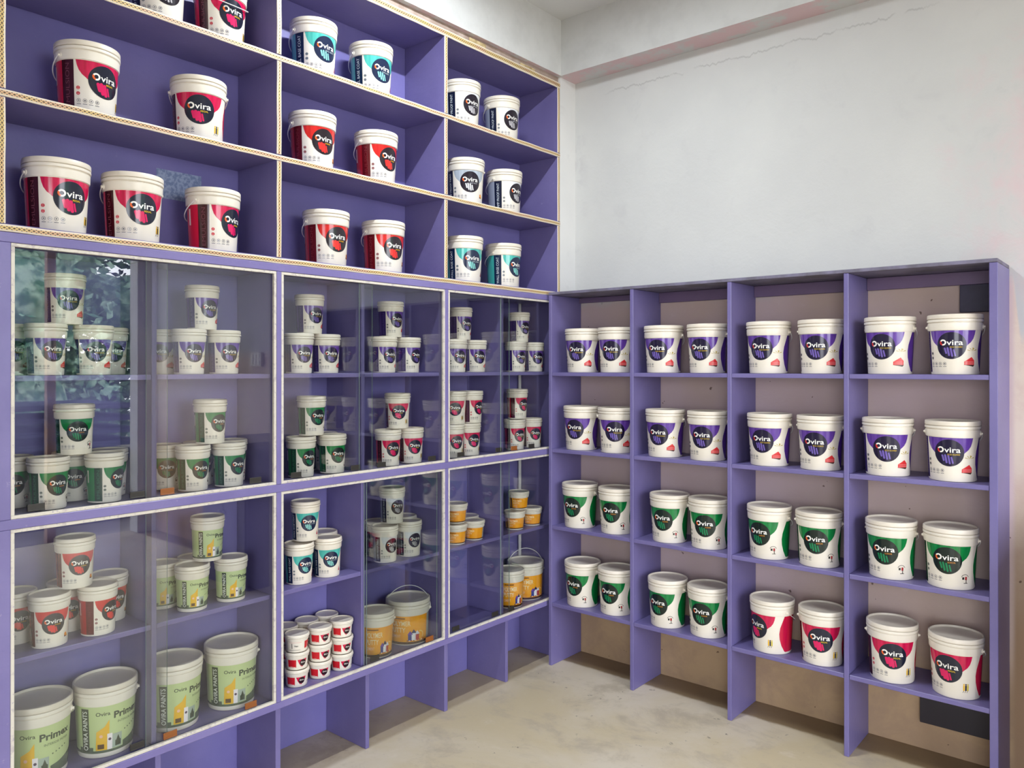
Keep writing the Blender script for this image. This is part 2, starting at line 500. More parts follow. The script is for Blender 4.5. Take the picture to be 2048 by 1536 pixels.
def paint_label(prod, L, rb, rt, z0, cr):
    A = Art(L, rb, rt, z0)
    fun, fun2, circ, fing, stripe, back, sub, subc, stext, icc = PROD[prod]
    rr = (rb + rt) / 2
    dg = math.radians(1) * rr / L        # label units per degree
    F = streak_ink(fun, fun2)
    W = ink('f1eee8')
    a = 57 * dg
    cy = .635
    pts = [(-a, 1.0), (-a*.965, .90), (-a*.90, .80), (-a*.80, .72), (-a*.66, .655), (-cr*.92, .60), (0, .5), (cr*.92, .60), (a*.66, .655), (a*.80, .72), (a*.90, .80), (a*.965, .90), (a, 1.0)]
    A.poly(pts, F, 0)
    # side and back panel with its bulging edge, running round the back to the dark stripe
    xs0, xs1 = -88*dg, -61*dg
    e = [(84, 1.0), (78, .86), (71, .68), (68.5, .52), (70, .36), (76, .18), (86, .02), (90, 0.0)]
    A.poly([(x*dg, y) for x, y in e] + [(140*dg, 0), (140*dg, 1)], streak_ink(back, fun2), 0)
    A.rect(140*dg, 200*dg, 0, 1, ink(back), 0)
    A.rect(200*dg, 360*dg + xs0, 0, 1, ink(back), 0)
    A.rect(xs0, xs1, 0, 1.0, ink(stripe), 0)
    A.text(stext, (xs0+xs1)/2 + .040, .5, .085, ink({'regal': '6e3a46', 'shine': '7c2c34', 'eco': '5a4a86', 'luxor': '2f6a4c'}.get(prod, 'ccd2d8')), 2, width=.86, vertical=True)
    if prod in ('regal', 'luxor', 'shine'):
        A.rect(xs0 - 30*dg, xs0 - 24*dg, .55, .92, ink('ded2cc'), 1)
    # round emblem
    A.disc(0, cy, cr, ink(circ), 1, 48)
    for i, (fx, fy0, fy1, w) in enumerate(((-.140, -.175, -.065, .042), (-.078, -.225, -.058, .044), (-.012, -.245, -.072, .042), (.052, -.235, -.105, .036))):
        k = cr / .32
        x = fx*k; y0 = cy + fy0*k; y1 = cy + fy1*k; w *= k
        if prod in ('regal', 'shine') and i < 3: w *= 1.6
        m = ink(fing)
        A.poly([(x-w/2+.03*k, y0), (x+w/2+.03*k, y0), (x+w/2, y1), (x-w/2, y1)], m, 2)
        A.disc(x, y1, w/2, m, 3, 14)
        A.disc(x+.03*k, y0, w/2, m, 3, 14)
    # the word: the O is a ring with a two-colour arc
    k = cr / .32
    th = .128*k; by = cy + .012*k
    A.ring(-.175*k, by + th*.5, th*.56, .033*k, W, 3, 28)
    A.ring(-.175*k, by + th*.5, th*.565, .036*k, ink('e0622a' if prod != 'eco' else 'c8352f'), 4, 10, 150, 255)
    A.text('vira', .072*k, by, th, W, 3, width=.335*k, bold=.012)
    A.text(sub, .10*k, by - .065*k, .036*k, ink(subc), 3, width=(.26 if len(sub) > 6 else .16)*k, bold=.01)
    # small pictograms
    ic = ink(icc)
    ix = [-52*dg, -40*dg, -28*dg, -16*dg]
    for j, x in enumerate(ix):
        g2 = ink('77757a')
        A.ring(x, .20, .040, .008, g2, 1, 12)
        A.disc(x, .20, .016 + .004*(j % 2), g2, 1, 6)
        A.rect(x-.04, x+.04, .125, .137, g2, 1)
    for y in (.34, .45):
        A.ring(-53*dg, y, .036, .014, ic, 1, 10)
        A.rect(-53*dg-.02, -53*dg+.02, y-.01, y+.012, ic, 1)
    # product picture right of the emblem
    x = 43*dg; y = .17
    if prod in ('eco',):
        r = ink('cf3234')
        A.poly([(x-.13, y), (x+.13, y), (x+.13, y+.10), (x+.05, y+.19), (x-.13, y+.08)], r, 1)
        for q in range(3): A.rect(x-.11, x+.11, y+.03*q+.012, y+.03*q+.019, ink('e7a3a0'), 2)
        A.poly([(x-.15, y), (x+.14, y), (x+.10, y-.045), (x-.02, y-.02)], ink('4b3028'), 1)
        for da in (20, 75, 120, 165):
            a_ = math.radians(da)
            A.poly([(x+.06, y+.33), (x+.06+.13*math.cos(a_-.2), y+.33+.07*math.sin(a_)), (x+.06+.13*math.cos(a_+.2), y+.35+.07*math.sin(a_))], ink('b7a24c'), 1)
    elif prod == 'luxor':
        dk = ink('2f2a26')
        A.ring(x, y+.06, .10, .012, dk, 1, 10, 20, 160)
        A.rect(x-.07, x-.02, y+.03, y+.09, dk, 1); A.rect(x+.0, x+.05, y+.02, y+.10, ink('a32b2e'), 1)
        A.rect(x+.02, x+.04, y-.06, y+.03, dk, 1); A.rect(x-.03, x+.07, y-.065, y-.05, dk, 1)
    elif prod in ('regal',):
        for q, cc in ((-.045, 'e2b021'), (0.0, '2a2224'), (.045, 'c9b43a')):
            A.rect(x+q-.018, x+q+.018, y, y+.13, ink(cc), 1); A.disc(x+q, y+.15, .018, ink(cc), 1, 8)
            A.poly([(x+q-.03, y-.05), (x+q-.018, y-.05), (x+q+.008, y), (x+q-.004, y)], ink('554a44'), 1)
    elif prod in ('shine', 'dampg'):
        A.disc(x, y+.08, .05, ink('e08a28'), 1, 10); A.rect(x-.05, x+.05, y, y+.05, ink('7a3a24'), 1)
        A.disc(x+.05, y+.03, .03, ink('e6b13a'), 2, 8)
    elif prod == 'base':
        A.poly([(x-.04, y), (x+.07, y-.02), (x+.02, y+.16)], ink('b33f55'), 1)
    return A.build('label_' + prod)

def primex_label(L, rb, rt, z0):
    A = Art(L, rb, rt, z0); rr = (rb+rt)/2; dg = math.radians(1)*rr/L
    g = ink('bccb92', .3); dk = ink('3c4636'); gg = ink('55624f')
    A.rect(-180*dg, 0, 0, 1, g, 0); A.rect(0, 180*dg, 0, 1, g, 0)
    A.rect(-180*dg, 0, 0, .055, gg, 1); A.rect(0, 180*dg, 0, .055, gg, 1)
    A.poly([(36*dg, .0), (60*dg, 0), (110*dg, 0), (110*dg, .36), (78*dg, .27), (52*dg, .19), (36*dg, .16)], gg, 2)
    A.rect(-58*dg, -25*dg, 0, .13, gg, 2)
    A.rect(-50*dg, -33*dg, .03, .96, dk, 3)
    A.text('OVIRA PAINTS', -41.5*dg + .05, .49, .105, ink('e6e8dc'), 4, width=.84, vertical=True, bold=.01)
    A.text('Ovira', -5*dg, .80, .080, dk, 2, width=.27, bold=.012)
    A.text('Primex', 47*dg, .71, .14, dk, 2, width=.62, bold=.03)
    A.text('INTERIOR PRIMER', 50*dg, .59, .048, gg, 2, width=.52)
    y = ink('e3b32c')
    A.poly([(-20*dg, .06), (7*dg, .06), (7*dg, .70), (-2*dg, .56), (-18*dg, .46)], y, 3)
    A.rect(-16*dg, -3*dg, .09, .19, ink('5a4020'), 4); A.disc(-9*dg, .36, .035, ink('efc0a0'), 4, 12)
    A.rect(3*dg, 13*dg, .06, .40, ink('e9e2e4'), 4); A.disc(8*dg, .28, .03, ink('4c3850'), 5, 10)
    A.rect(13*dg, 33*dg, .07, .37, ink('a3b0a2'), 3)
    A.rect(19*dg, 31*dg, .10, .22, dk, 4); A.poly([(21*dg, .22), (29*dg, .22), (25*dg, .33)], dk, 4)
    for q in range(5): A.disc((40+q*7)*dg, .40+.02*q, .016, gg, 3, 6)
    return A.build('label_primex')

def putty_label(L, rb, rt, z0, full):
    A = Art(L, rb, rt, z0); rr = (rb+rt)/2; dg = math.radians(1)*rr/L
    o = streak_ink('f0a51a', 'ea9516'); dk = ink('4a2c1c'); w = ink('f1dfb0')
    A.rect(-180*dg, -62*dg, 0, 1, ink('d9a225'), 0); A.rect(-52*dg, 68*dg, 0, 1, o, 0); A.rect(-62*dg, -52*dg, 0, 1, dk, 0)
    A.rect(68*dg, 122*dg, 0, 1, ink('9fa39a'), 0); A.rect(122*dg, 180*dg, 0, 1, o, 0)
    A.rect(-180*dg, 0, 0, .085, dk, 1); A.rect(0, 180*dg, 0, .085, dk, 1)
    A.rect(-40*dg, -2*dg, .90, .945, ink('7d4a1a'), 1)
    A.text('POLYMER', -16*dg, .66, .17, w, 2, width=min(.85, 58*dg), bold=.012)
    A.text('PUTTY', -23*dg, .43, .17, w, 2, width=min(.62, 44*dg), bold=.012)
    A.text('CEMENT', -30*dg, .24, .10, ink('f0c7a8'), 2, width=min(.4, 30*dg), bold=.008)
    if full:
        for i, (x, c) in enumerate(((12, '2f3f8c'), (22, 'f0f0f0'), (32, 'b03038'))):
            A.rect((x-6)*dg, (x+6)*dg, .13, .34 + .05*(i == 1), ink(c), 3)
            A.poly([((x-8)*dg, .34+.05*(i == 1)), ((x+8)*dg, .34+.05*(i == 1)), (x*dg, .48+.05*(i == 1))], ink(('6a3fa0', '2a2f5c', 'd8d8e6')[i]), 4)
        for q in range(9): A.disc((4+q*6)*dg, .13, .022, ink(('2a2f5c', 'e6e6e6', 'c0392b')[q % 3]), 5, 6)
        A.ring(40*dg, .30, .16, .03, ink('f2cf7a'), 2, 14, -40, 100)
    return A.build('label_putty')

def nova_label(L, rb, rt, z0):
    A = Art(L, rb, rt, z0); rr = (rb+rt)/2; dg = math.radians(1)*rr/L
    r = ink('c31c28'); cr_ = ink('c81e44'); dk = ink('2c1a20')
    A.rect(-66*dg, -20*dg, .0, 1, r, 0)
    A.poly([(-14*dg, 1), (40*dg, 1), (36*dg, .62), (14*dg, .02), (8*dg, .02), (-6*dg, .5)], cr_, 0)
    A.disc(16*dg, .56, .42, dk, 1, 20)
    A.ring(16*dg-.18, .62, .10, .035, ink('efe6df'), 2, 12)
    A.text('vira', 16*dg+.10, .53, .17, ink('efe6df'), 2, width=.36, bold=.01)
    A.rect(52*dg, 84*dg, .18, .24, ink('4a4448'), 1)
    # the reverse carries the outlined box with the small word
    A.text('Neo', -112*dg, .42, .22, ink('2e2a30'), 2, width=.46, bold=.02)
    A.rect(-150*dg, -84*dg, .95, .98, ink('d88a8a'), 1); A.rect(-150*dg, -90*dg, -.02, .02, dk, 1)
    A.rect(-136*dg, -133*dg, .2, .85, dk, 1)
    return A.build('label_nova')

# ------------------------------------------------------------------ buckets
def body_mesh(H, rb, rt, rc, z1, zc, zl, name):
    """tapered tub: rb/rt body radius at foot and below the collar, rc collar radius, z1 collar foot, zl lid foot"""
    bm = bmesh.new()
    s = H
    h = H - z1
    prof = [(rb*.90, 0.0), (rb*.985, .0012), (rb, .005), (rt, z1 - .0005), (rt, z1), (rc, z1), (rc + .0008, z1 + h*.05), (rc + .0016, z1 + h*.44), (rc - .0016, z1 + h*.475), (rc - .0016, z1 + h*.50),
            (rc + .0034, z1 + h*.53), (rc + .0038, z1 + h*.60), (rc + .0032, z1 + h*.665), (rc - .0014, z1 + h*.69), (rc - .0014, zl), (rc - .003, zl + .002)]
    lathe(bm, prof, 72, cap_bot=True, cap_top=True)
    return finish(bm, name, M_PLASTIC, smooth=32)

def lid_mesh(H, rl, zl, name, flat=False):
    bm = bmesh.new()
    h = H - zl
    prof = [(rl - .0035, zl + .0004), (rl - .0006, zl + .0006), (rl + .0004, zl + h*.12), (rl, H - .003), (rl - .0014, H - .0008), (rl - .0034, H), (rl*.945, H - .0002), (rl*.93, H - h*.40), (rl*.91, H - h*.46), (rl*.3, H - h*.44)]
    lathe(bm, prof, 72, cap_bot=True, cap_top=True)
    return finish(bm, name, M_LID, smooth=32)

def bail_mesh(rc, zc, mode, name):
    bm = bmesh.new()
    R = rc + .0055
    # the bail is a bent rod: two eyes at the ears, a bow between them
    if mode == 'back': hb, tilt = R*1.22, math.radians(180+38)
    elif mode == 'front': hb, tilt = R*1.12, math.radians(-38)
    elif mode == 'upright': hb, tilt = R*1.05, math.radians(93)
    else: hb, tilt = R*.98, math.radians(128)
    pts = []
    for i in range(29):
        a = math.pi * i / 28
        y = R*math.cos(a); h = hb*math.sin(a)
        if mode == 'back':
            x = -h*.80; z = zc - h*.50
        elif mode == 'front':
            x = h*.88; z = zc - h*.42
        else:
            x = h*math.cos(tilt); z = zc + h*math.sin(tilt)*1.05
        pts.append((x, y, z))
    tube(bm, pts, .0017, 8)
    return finish(bm, name, M_WIRE, smooth=50)

def ear_mesh(rc, zc, name, sy):
    bm = bmesh.new()
    n = 16
    for r0, r1, d0, d1 in ((.0085, .0085, -.002, .0035), (.0045, .0042, .0035, .0085)):
        A = [bm.verts.new((r0*math.cos(2*math.pi*i/n), sy*(rc+d0), zc + r0*math.sin(2*math.pi*i/n))) for i in range(n)]
        B = [bm.verts.new((r1*math.cos(2*math.pi*i/n), sy*(rc+d1), zc + r1*math.sin(2*math.pi*i/n))) for i in range(n)]
        for i in range(n): bm.faces.new((A[i], A[(i+1)%n], B[(i+1)%n], B[i]))
        bm.faces.new(A); bm.faces.new(B)
    return finish(bm, name, M_PLASTIC, smooth=40)

SIZES = {   # H, foot radius, body top radius, collar radius, collar foot, rib, lid foot, lid radius, emblem radius, ears
 'big':   (.217, .0765, .0845, .0872, .1600, .184, .2000, .0905, .325, True),
 'small': (.150, .0465, .0508, .0528, .1090, .128, .1375, .0552, .300, False),
 'tub':   (.090, .0435, .0490, .0510, .0610, .074, .0805, .0545, .290, False),
 'mid':   (.182, .0640, .0705, .0730, .1290, .152, .1665, .0755, .300, True),
 'pail':  (.186, .0860, .0905, .0925, .1270, .150, .1680, .0955, .300, True),
 'nova':  (.064, .0385, .0410, .0428, .0420, .050, .0565, .0455, .300, False),
}
_mc = {}
def cached(key, fn):
    if key not in _mc: _mc[key] = fn()
    return _mc[key]

def make_bucket(prod, size, x, y, z, head, bail, label, group):
    H, rb, rt, rc, z1, zc, zl, rl, cr, ears = SIZES[size]
    name = {'big': 'paint_bucket', 'small': 'paint_tub', 'tub': 'putty_tub', 'mid': 'putty_bucket', 'pail': 'putty_pail', 'nova': 'paint_pot'}[size]
    if prod == 'primex': name = 'primer_bucket' if size == 'big' else 'primer_tub'
    r = empty(name, (x, y, z), math.radians(head))
    tag(r, label, 'bucket' if ears else 'tub', group)
    link('tub_body', cached(('b', size), lambda: body_mesh(H, rb, rt, rc, z1, zc, zl, 'tub_body')), r)
    lid = link('lid', cached(('l', size), lambda: lid_mesh(H, rl, zl, 'lid')), r)
    z0 = .0095 if size == 'big' else .006
    L = z1 - z0 - .002
    rz = lambda zz: rb + (rt - rb)*(zz - .005)/(z1 - .0055)
    def lab():
        a = (L, rz(z0), rz(z0 + L), z0)
        if prod == 'primex': return primex_label(L - .006, rz(z0+.006), rz(z0 + L), z0 + .006)
        if prod in ('putty', 'puttyb'): return putty_label(*a, prod == 'puttyb')
        if prod == 'nova': return nova_label(L*.86, rz(z0), rz(z0 + L), z0 + .1*L)
        return paint_label(prod, *a, cr)
    link('printed_label', cached(('p', prod, size), lab), r)
    if ears:
        for sy in (-1, 1):
            link('bail_ear', cached(('e', size, sy), lambda: ear_mesh(rc, zc - .012, 'bail_ear', sy)), r)
        link('bail_handle', cached(('h', size, bail), lambda: bail_mesh(rc, zc - .012, bail, 'bail_handle')), r)
    return r

# ------------------------------------------------------------------ room shell
def struct(name, boxes, m):
    bm = bmesh.new()
    for b in boxes: box(bm, *b)
    o = link(name, finish(bm, name, m)); o['kind'] = 'structure'
    return o
YB = 0.261      # rear wall face
XR = 4.7        # street side wall
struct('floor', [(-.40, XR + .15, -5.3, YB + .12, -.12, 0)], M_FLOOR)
struct('ceiling', [(-.40, XR + .15, -5.3, YB + .12, 3.29, 3.41)], M_CEIL)
struct('wall_back', [(-.40, XR + .15, YB, YB + .12, 0, 3.29)], M_WALLBACK)
# left wall: recess behind the shelving, solid pier at the corner
struct('wall_left', [(-.40, -.275, -5.3, .125, 0, 2.965), (-.40, 0, .125, YB, 0, 3.004), (-.40, 0, -5.3, -2.43, 0, 3.004)], M_WALL)
struct('wall_front', [(-.40, 2.5, -5.3, -5.15, 0, 3.29), (4.4, XR + .15, -5.3, -5.15, 0, 3.29), (2.5, 4.4, -5.3, -5.15, 2.5, 3.29)], M_WALL)
struct('wall_right', [(XR, XR + .15, -5.15, -3.1, 0, 3.29), (XR, XR + .15, -3.1, .1, 2.78, 3.29), (XR, XR + .15, .1, YB, 0, 3.29)], M_WALL)
struct('trim_1', [(.014, XR, .1158, YB, 3.004, 3.29)], M_BEAM)                     # beam on the rear wall
struct('trim_2', [(-.40, .014, -5.15, YB, 3.004, 3.29)], M_BEAM2)                   # beam over the shelving
struct('trim_3', [(-.27, -.012, -2.43, .125, 2.972, 3.004)], M_MORTAR)             # bare mortar gap under that beam

# ------------------------------------------------------------------ low open rack on the rear wall
RX = [.0302, .5039, .9837, 1.4605, 1.9490]
TH = .009
rack = empty('open_shelf_rack', (0, 0, 0))
tag(rack, 'low lilac-painted open shelf rack against the rear wall, five uprights, four shelf levels', 'shelf rack')
rack_z = [1.473, 1.089, .703, .316]
for i, x in enumerate(RX):
    t = TH if i < 4 else .013
    board('upright', x - t, x + t, 0, YB - .002, 0, 1.862, M_LILAC, rack)
for i in range(4):
    for z in rack_z:
        t = TH + (.004 if i == 3 else 0)
        board('shelf', RX[i] + TH + .0005, RX[i+1] - t - .0005, .003, YB - .003, z - .018, z, M_LILAC, rack)
board('top_board', RX[0] - TH, RX[4] + .013, -.002, YB - .004, 1.8625, 1.876, mat('grey_top', '5f5b68', .6, noise=(9.0, '77728a', .4, .6)), rack)
for i in range(4):
    board('hanging_rail', RX[i] + TH + .0005, RX[i+1] - (TH if i < 3 else .013) - .0005, YB - .022, YB - .003, 1.812 if i else 1.835, 1.8615, lilac('mauve_rail', '735f80', '6a5878', '84738f') if i == 0 else bpy.data.materials['mauve_rail'], rack)
M_GUS = mat('dark_gusset', '3a3650', .5, noise=(12.0, '332f46', .4, .6))
board('upper_gusset', 1.804, 1.9355, YB - .024, YB - .004, 1.708, 1.8115, M_GUS, rack)
board('lower_gusset', 1.665, 1.9355, YB - .024, YB - .004, .111, .2975, mat('black_gusset', '221c26', .5), rack)

# ------------------------------------------------------------------ glazed lower cabinet on the left wall
cab = empty('glazed_display_cabinet', (0, 0, 0))
tag(cab, 'long lilac lower cabinet with white-beaded sliding glass doors along the left wall, open at floor', 'display cabinet')
LY = [-2.3905, -1.548, -.709, .1210]
MIDS = [-1.975, -1.144, -.2985]
DEP = .255
board('back_panel', -DEP - .012, -DEP, LY[0] - .02, .121, .0, 1.865, M_LILACBACK, cab)
for i, y in enumerate(LY):
    a, b = {0: (y - .022, y + .008), 3: (y - .018, y)}.get(i, (y - .010, y + .010))
    board('upright', -DEP + .001, .0, a, b, 0, 1.8655, M_LILAC, cab)
zr = {'top': (1.838, 1.8655), 'mid': (1.058, 1.0855), 'bot': (.292, .3165)}
for i in range(3):
    y0 = LY[i] + (.008 if i == 0 else .010) + .0005
    y1 = LY[i+1] - (.018 if i == 2 else .010) - .0005
    ym = MIDS[i]
    for k, (z0, z1) in zr.items():
        board({'top': 'top_panel', 'mid': 'middle_floor', 'bot': 'cabinet_floor'}[k], -DEP + .0015, -.0005, y0, y1, z0, z1, M_LILAC, cab)
    # half dividers (the two outer bays' uppers have them set back)
    board('half_divider', -DEP + .0015, -.03, ym - .008, ym + .008, 1.086, 1.8375, M_LILAC, cab)
    board('half_divider', -DEP + .0015, -.03, ym - .008, ym + .008, .317, 1.0575, M_LILAC, cab)
    board('plinth_divider', -DEP + .0015, -.002, ym - .009, ym + .009, 0, .2915, M_LILAC, cab)
    for zt in (1.476, .692):
        board('shelf', -DEP + .0015, -.032, y0, ym - .0085, zt - .016, zt, M_LILAC, cab)
        board('shelf', -DEP + .0015, -.032, ym + .0085, y1, zt - .016, zt, M_LILAC, cab)
# white beading round each opening, two sliding panes per opening, finger pulls on the panes
PULLS = {(0,'u'): [(-2.315,1,'d'), (-2.035,1,'d'), (-1.945,0,'b'), (-1.635,0,'d')],
         (0,'l'): [(-2.035,1,'d'), (-1.935,0,'b'), (-1.652,0,'b')],
         (1,'u'): [(-1.466,1,'d'), (-1.196,1,'d'), (-1.070,0,'d'), (-.790,0,'d')],
         (1,'l'): [(-1.098,1,'d'), (-.804,0,'b')],
         (2,'u'): [(-.604,1,'d'), (-.345,1,'d'), (-.240,0,'b'), (-.105,0,'d')],
         (2,'l'): [(-.636,1,'d'), (-.372,1,'d'), (-.262,0,'d')]}
def frame_mesh(y0, y1, z0, z1, w, x0, x1):
    bm = bmesh.new()
    box(bm, x0, x1, y0, y1, z1 - w, z1); box(bm, x0, x1, y0, y1, z0, z0 + w)
    box(bm, x0, x1, y0, y0 + w, z0 + w, z1 - w); box(bm, x0, x1, y1 - w, y1, z0 + w, z1 - w)
    return finish(bm, 'beading_frame', M_BEAD, bevel=.001)
for i in range(3):
    y0 = LY[i] + (.008 if i == 0 else .010) + .0002
    y1 = LY[i+1] - (.018 if i == 2 else .010) - .0002
    for key, z0, z1 in (('u', 1.0857, 1.8378), ('l', .3167, 1.0578)):
        link('beading_frame', frame_mesh(y0, y1, z0, z1, .0095, -.008, .0035), cab)
        ym = MIDS[i]
        spans = [(y0 + .006, ym + .035, -.019), (ym - .035, y1 - .006, -.0125)]
        if (i, key) == (1, 'l'): spans = [(ym - .005, y1 - .03, -.019), (ym + .002, y1 - .006, -.0125)]   # both panes pushed to the right
        for pi, (a, b, xg) in enumerate(spans):
            bm = bmesh.new()
            zz0, zz1 = z0 + .004, z1 - .004
            vs = [bm.verts.new(p) for p in ((xg, a, zz0), (xg, b, zz0), (xg, b, zz1), (xg, a, zz1))]
            vs2 = [bm.verts.new((v.co.x + .004, v.co.y, v.co.z)) for v in vs]
            bm.faces.new(vs); bm.faces.new(list(reversed(vs2)))
            for q in range(4):
                f = bm.faces.new((vs[q], vs[(q+1) % 4], vs2[(q+1) % 4], vs2[q])); f.material_index = 1
            pane = link('glass_pane', finish(bm, 'glass_pane', [M_GLASS, M_GLASSEDGE]), cab)
            for (py, which, col) in PULLS[(i, key)]:
                if (which == 1) != (pi == 0): continue
                bm = bmesh.new()
                xx = xg + .0042
                box(bm, xx, xx + .004, py - .022, py + .022, z0 + .013, z0 + .033)
                box(bm, xx + .004, xx + .006, py - .022, py + .022, z0 + .013, z0 + .017)
                link('finger_pull', finish(bm, 'finger_pull', M_PULLBROWN if col == 'b' else M_PULLDARK, bevel=.0008), pane)
# lilac front rails (slightly lighter, glossy) between the beading
for k, z0, z1 in (('top', 1.8385, 1.8652), ('mid', 1.0582, 1.0853), ('bot', .2925, .3163)):
    board('front_rail', .0, .005, LY[0] - .022, .121, z0, z1, M_RAIL, cab)
for i, (a, b) in enumerate(((LY[0] - .022, LY[0] + .0075), (LY[1] - .0095, LY[1] + .0095), (LY[2] - .0095, LY[2] + .0095), (.1035, .121))):
    board('front_stile', .0, .0052, a, b, .3167, 1.0578, M_RAIL, cab)
    board('front_stile', .0, .0052, a, b, 1.0857, 1.838, M_RAIL, cab)

# ------------------------------------------------------------------ gold-trimmed open shelves above it
up = empty('gold_trimmed_shelf', (0, 0, 0))
tag(up, 'lilac open shelves with gold braid edging above the glazed cabinet, three by three cells', 'wall shelf')
AY = [-2.404, -1.5455, -.7105, .1124]
UZ = [1.889, 2.252, 2.606, 2.970]
board('back_panel', -DEP - .012, -DEP, AY[0] - .012, AY[3] + .008, 1.868, 2.97, M_LILACBACK, up)
for i, y in enumerate(AY):
    board('upright', -DEP + .0005, -.001, y - .009, y + .009, 1.8665, 2.97, M_LILAC, up)
for i in range(3):
    for k, z in enumerate(UZ):
        zz0 = z - .020 if k else 1.8665
        board('top_panel' if k == 3 else 'shelf', -DEP + .0005, -.0015, AY[i] + .0095, AY[i+1] - .0095, zz0, z if k < 3 else 2.9695, M_LILAC, up)
def ribbon_strip(name, p0, p1, w, parent, x):
    """flat woven ribbon with a slightly swollen middle, uv: metres along, 0..1 across"""
    bm = bmesh.new(); uvl = bm.loops.layers.uv.new('UVMap')
    p0, p1 = Vector(p0), Vector(p1); d = (p1 - p0); Ln = d.length; d.normalize()
    side = Vector((0, 1, 0)) if abs(d.z) > .5 else Vector((0, 0, 1))
    n = max(2, int(Ln / .05)); cols = [(-.5, .0), (-.44, .0022), (-.2, .0030), (.2, .0030), (.44, .0022), (.5, .0)]
    rows = []
    for i in range(n + 1):
        wob = .0007 * math.sin(i*1.7 + p0.y*5)
        rows.append([bm.verts.new((x + c[1], *(p0 + d*Ln*i/n + side*(c[0]*w + wob))[1:])) for c in cols])
    for i in range(n):
        for j in range(len(cols) - 1):
            f = bm.faces.new((rows[i][j], rows[i+1][j], rows[i+1][j+1], rows[i][j+1]))
            for l, (a, b) in zip(f.loops, ((i, j), (i+1, j), (i+1, j+1), (i, j+1))):
                l[uvl].uv = (Ln*a/n, cols[b][0] + .5)
            f.normal_update()
            if f.normal.x < 0: f.normal_flip()
    me = bpy.data.meshes.new(name); bm.to_mesh(me); bm.free(); me.materials.append(M_RIBBON)
    return link(name, me, parent)
RW = .020
for z in (1.8765, 2.2415, 2.5960, 2.9580):
    ribbon_strip('braid_trim', (0, AY[0] - .012, z), (0, AY[3] + .010, z), RW if z != 2.958 else .030, up, -.0008)
for y in AY:
    for a, b in ((1.8888, 2.2292), (2.2538, 2.5837), (2.6082, 2.9428)):
        ribbon_strip('braid_trim', (0, y, a), (0, y, b), .019, up, -.0008)
# loose trim ends standing on the top edge
M_SCRAP = mat('cream_scrap', 'c9b48a', .7, noise=(30.0, 'a08a60', .4, .6))
for y, h in ((-.50, .022), (-.135, .016)):
    bm = bmesh.new(); box(bm, -.010, -.004, y - .055, y + .055, 2.9705, 2.9705 + h)
    link('trim_scrap', finish(bm, 'trim_scrap', M_SCRAP, bevel=.001), up)
# pale paper stuck on the back of the lower left cell
bm = bmesh.new(); box(bm, -DEP + .0002, -DEP + .0010, -1.862, -1.70, 2.085, 2.185)
link('pasted_paper', finish(bm, 'pasted_paper', mat('blue_grey_paper', '97a4c2', .8, noise=(90.0, '7585aa', .45, .55))), up)

# ------------------------------------------------------------------ white conduit inside the corner bay
cond = empty('wiring_conduit', (-.240, .088, .3170))
tag(cond, 'thin white vertical conduit in the back of the corner bay of the glazed cabinet', 'pipe')
for (a, b) in ((.3175, .6755), (.6925, 1.0575), (1.0862, 1.4595), (1.4765, 1.8375)):
    bm = bmesh.new(); lathe(bm, [(.0085, a - .317), (.0085, b - .317)], 16, cap_top=True, cap_bot=True)
    link('pipe_length', finish(bm, 'pipe_length', mat('white_pvc', 'dedcd8', .4), smooth=40), cond)

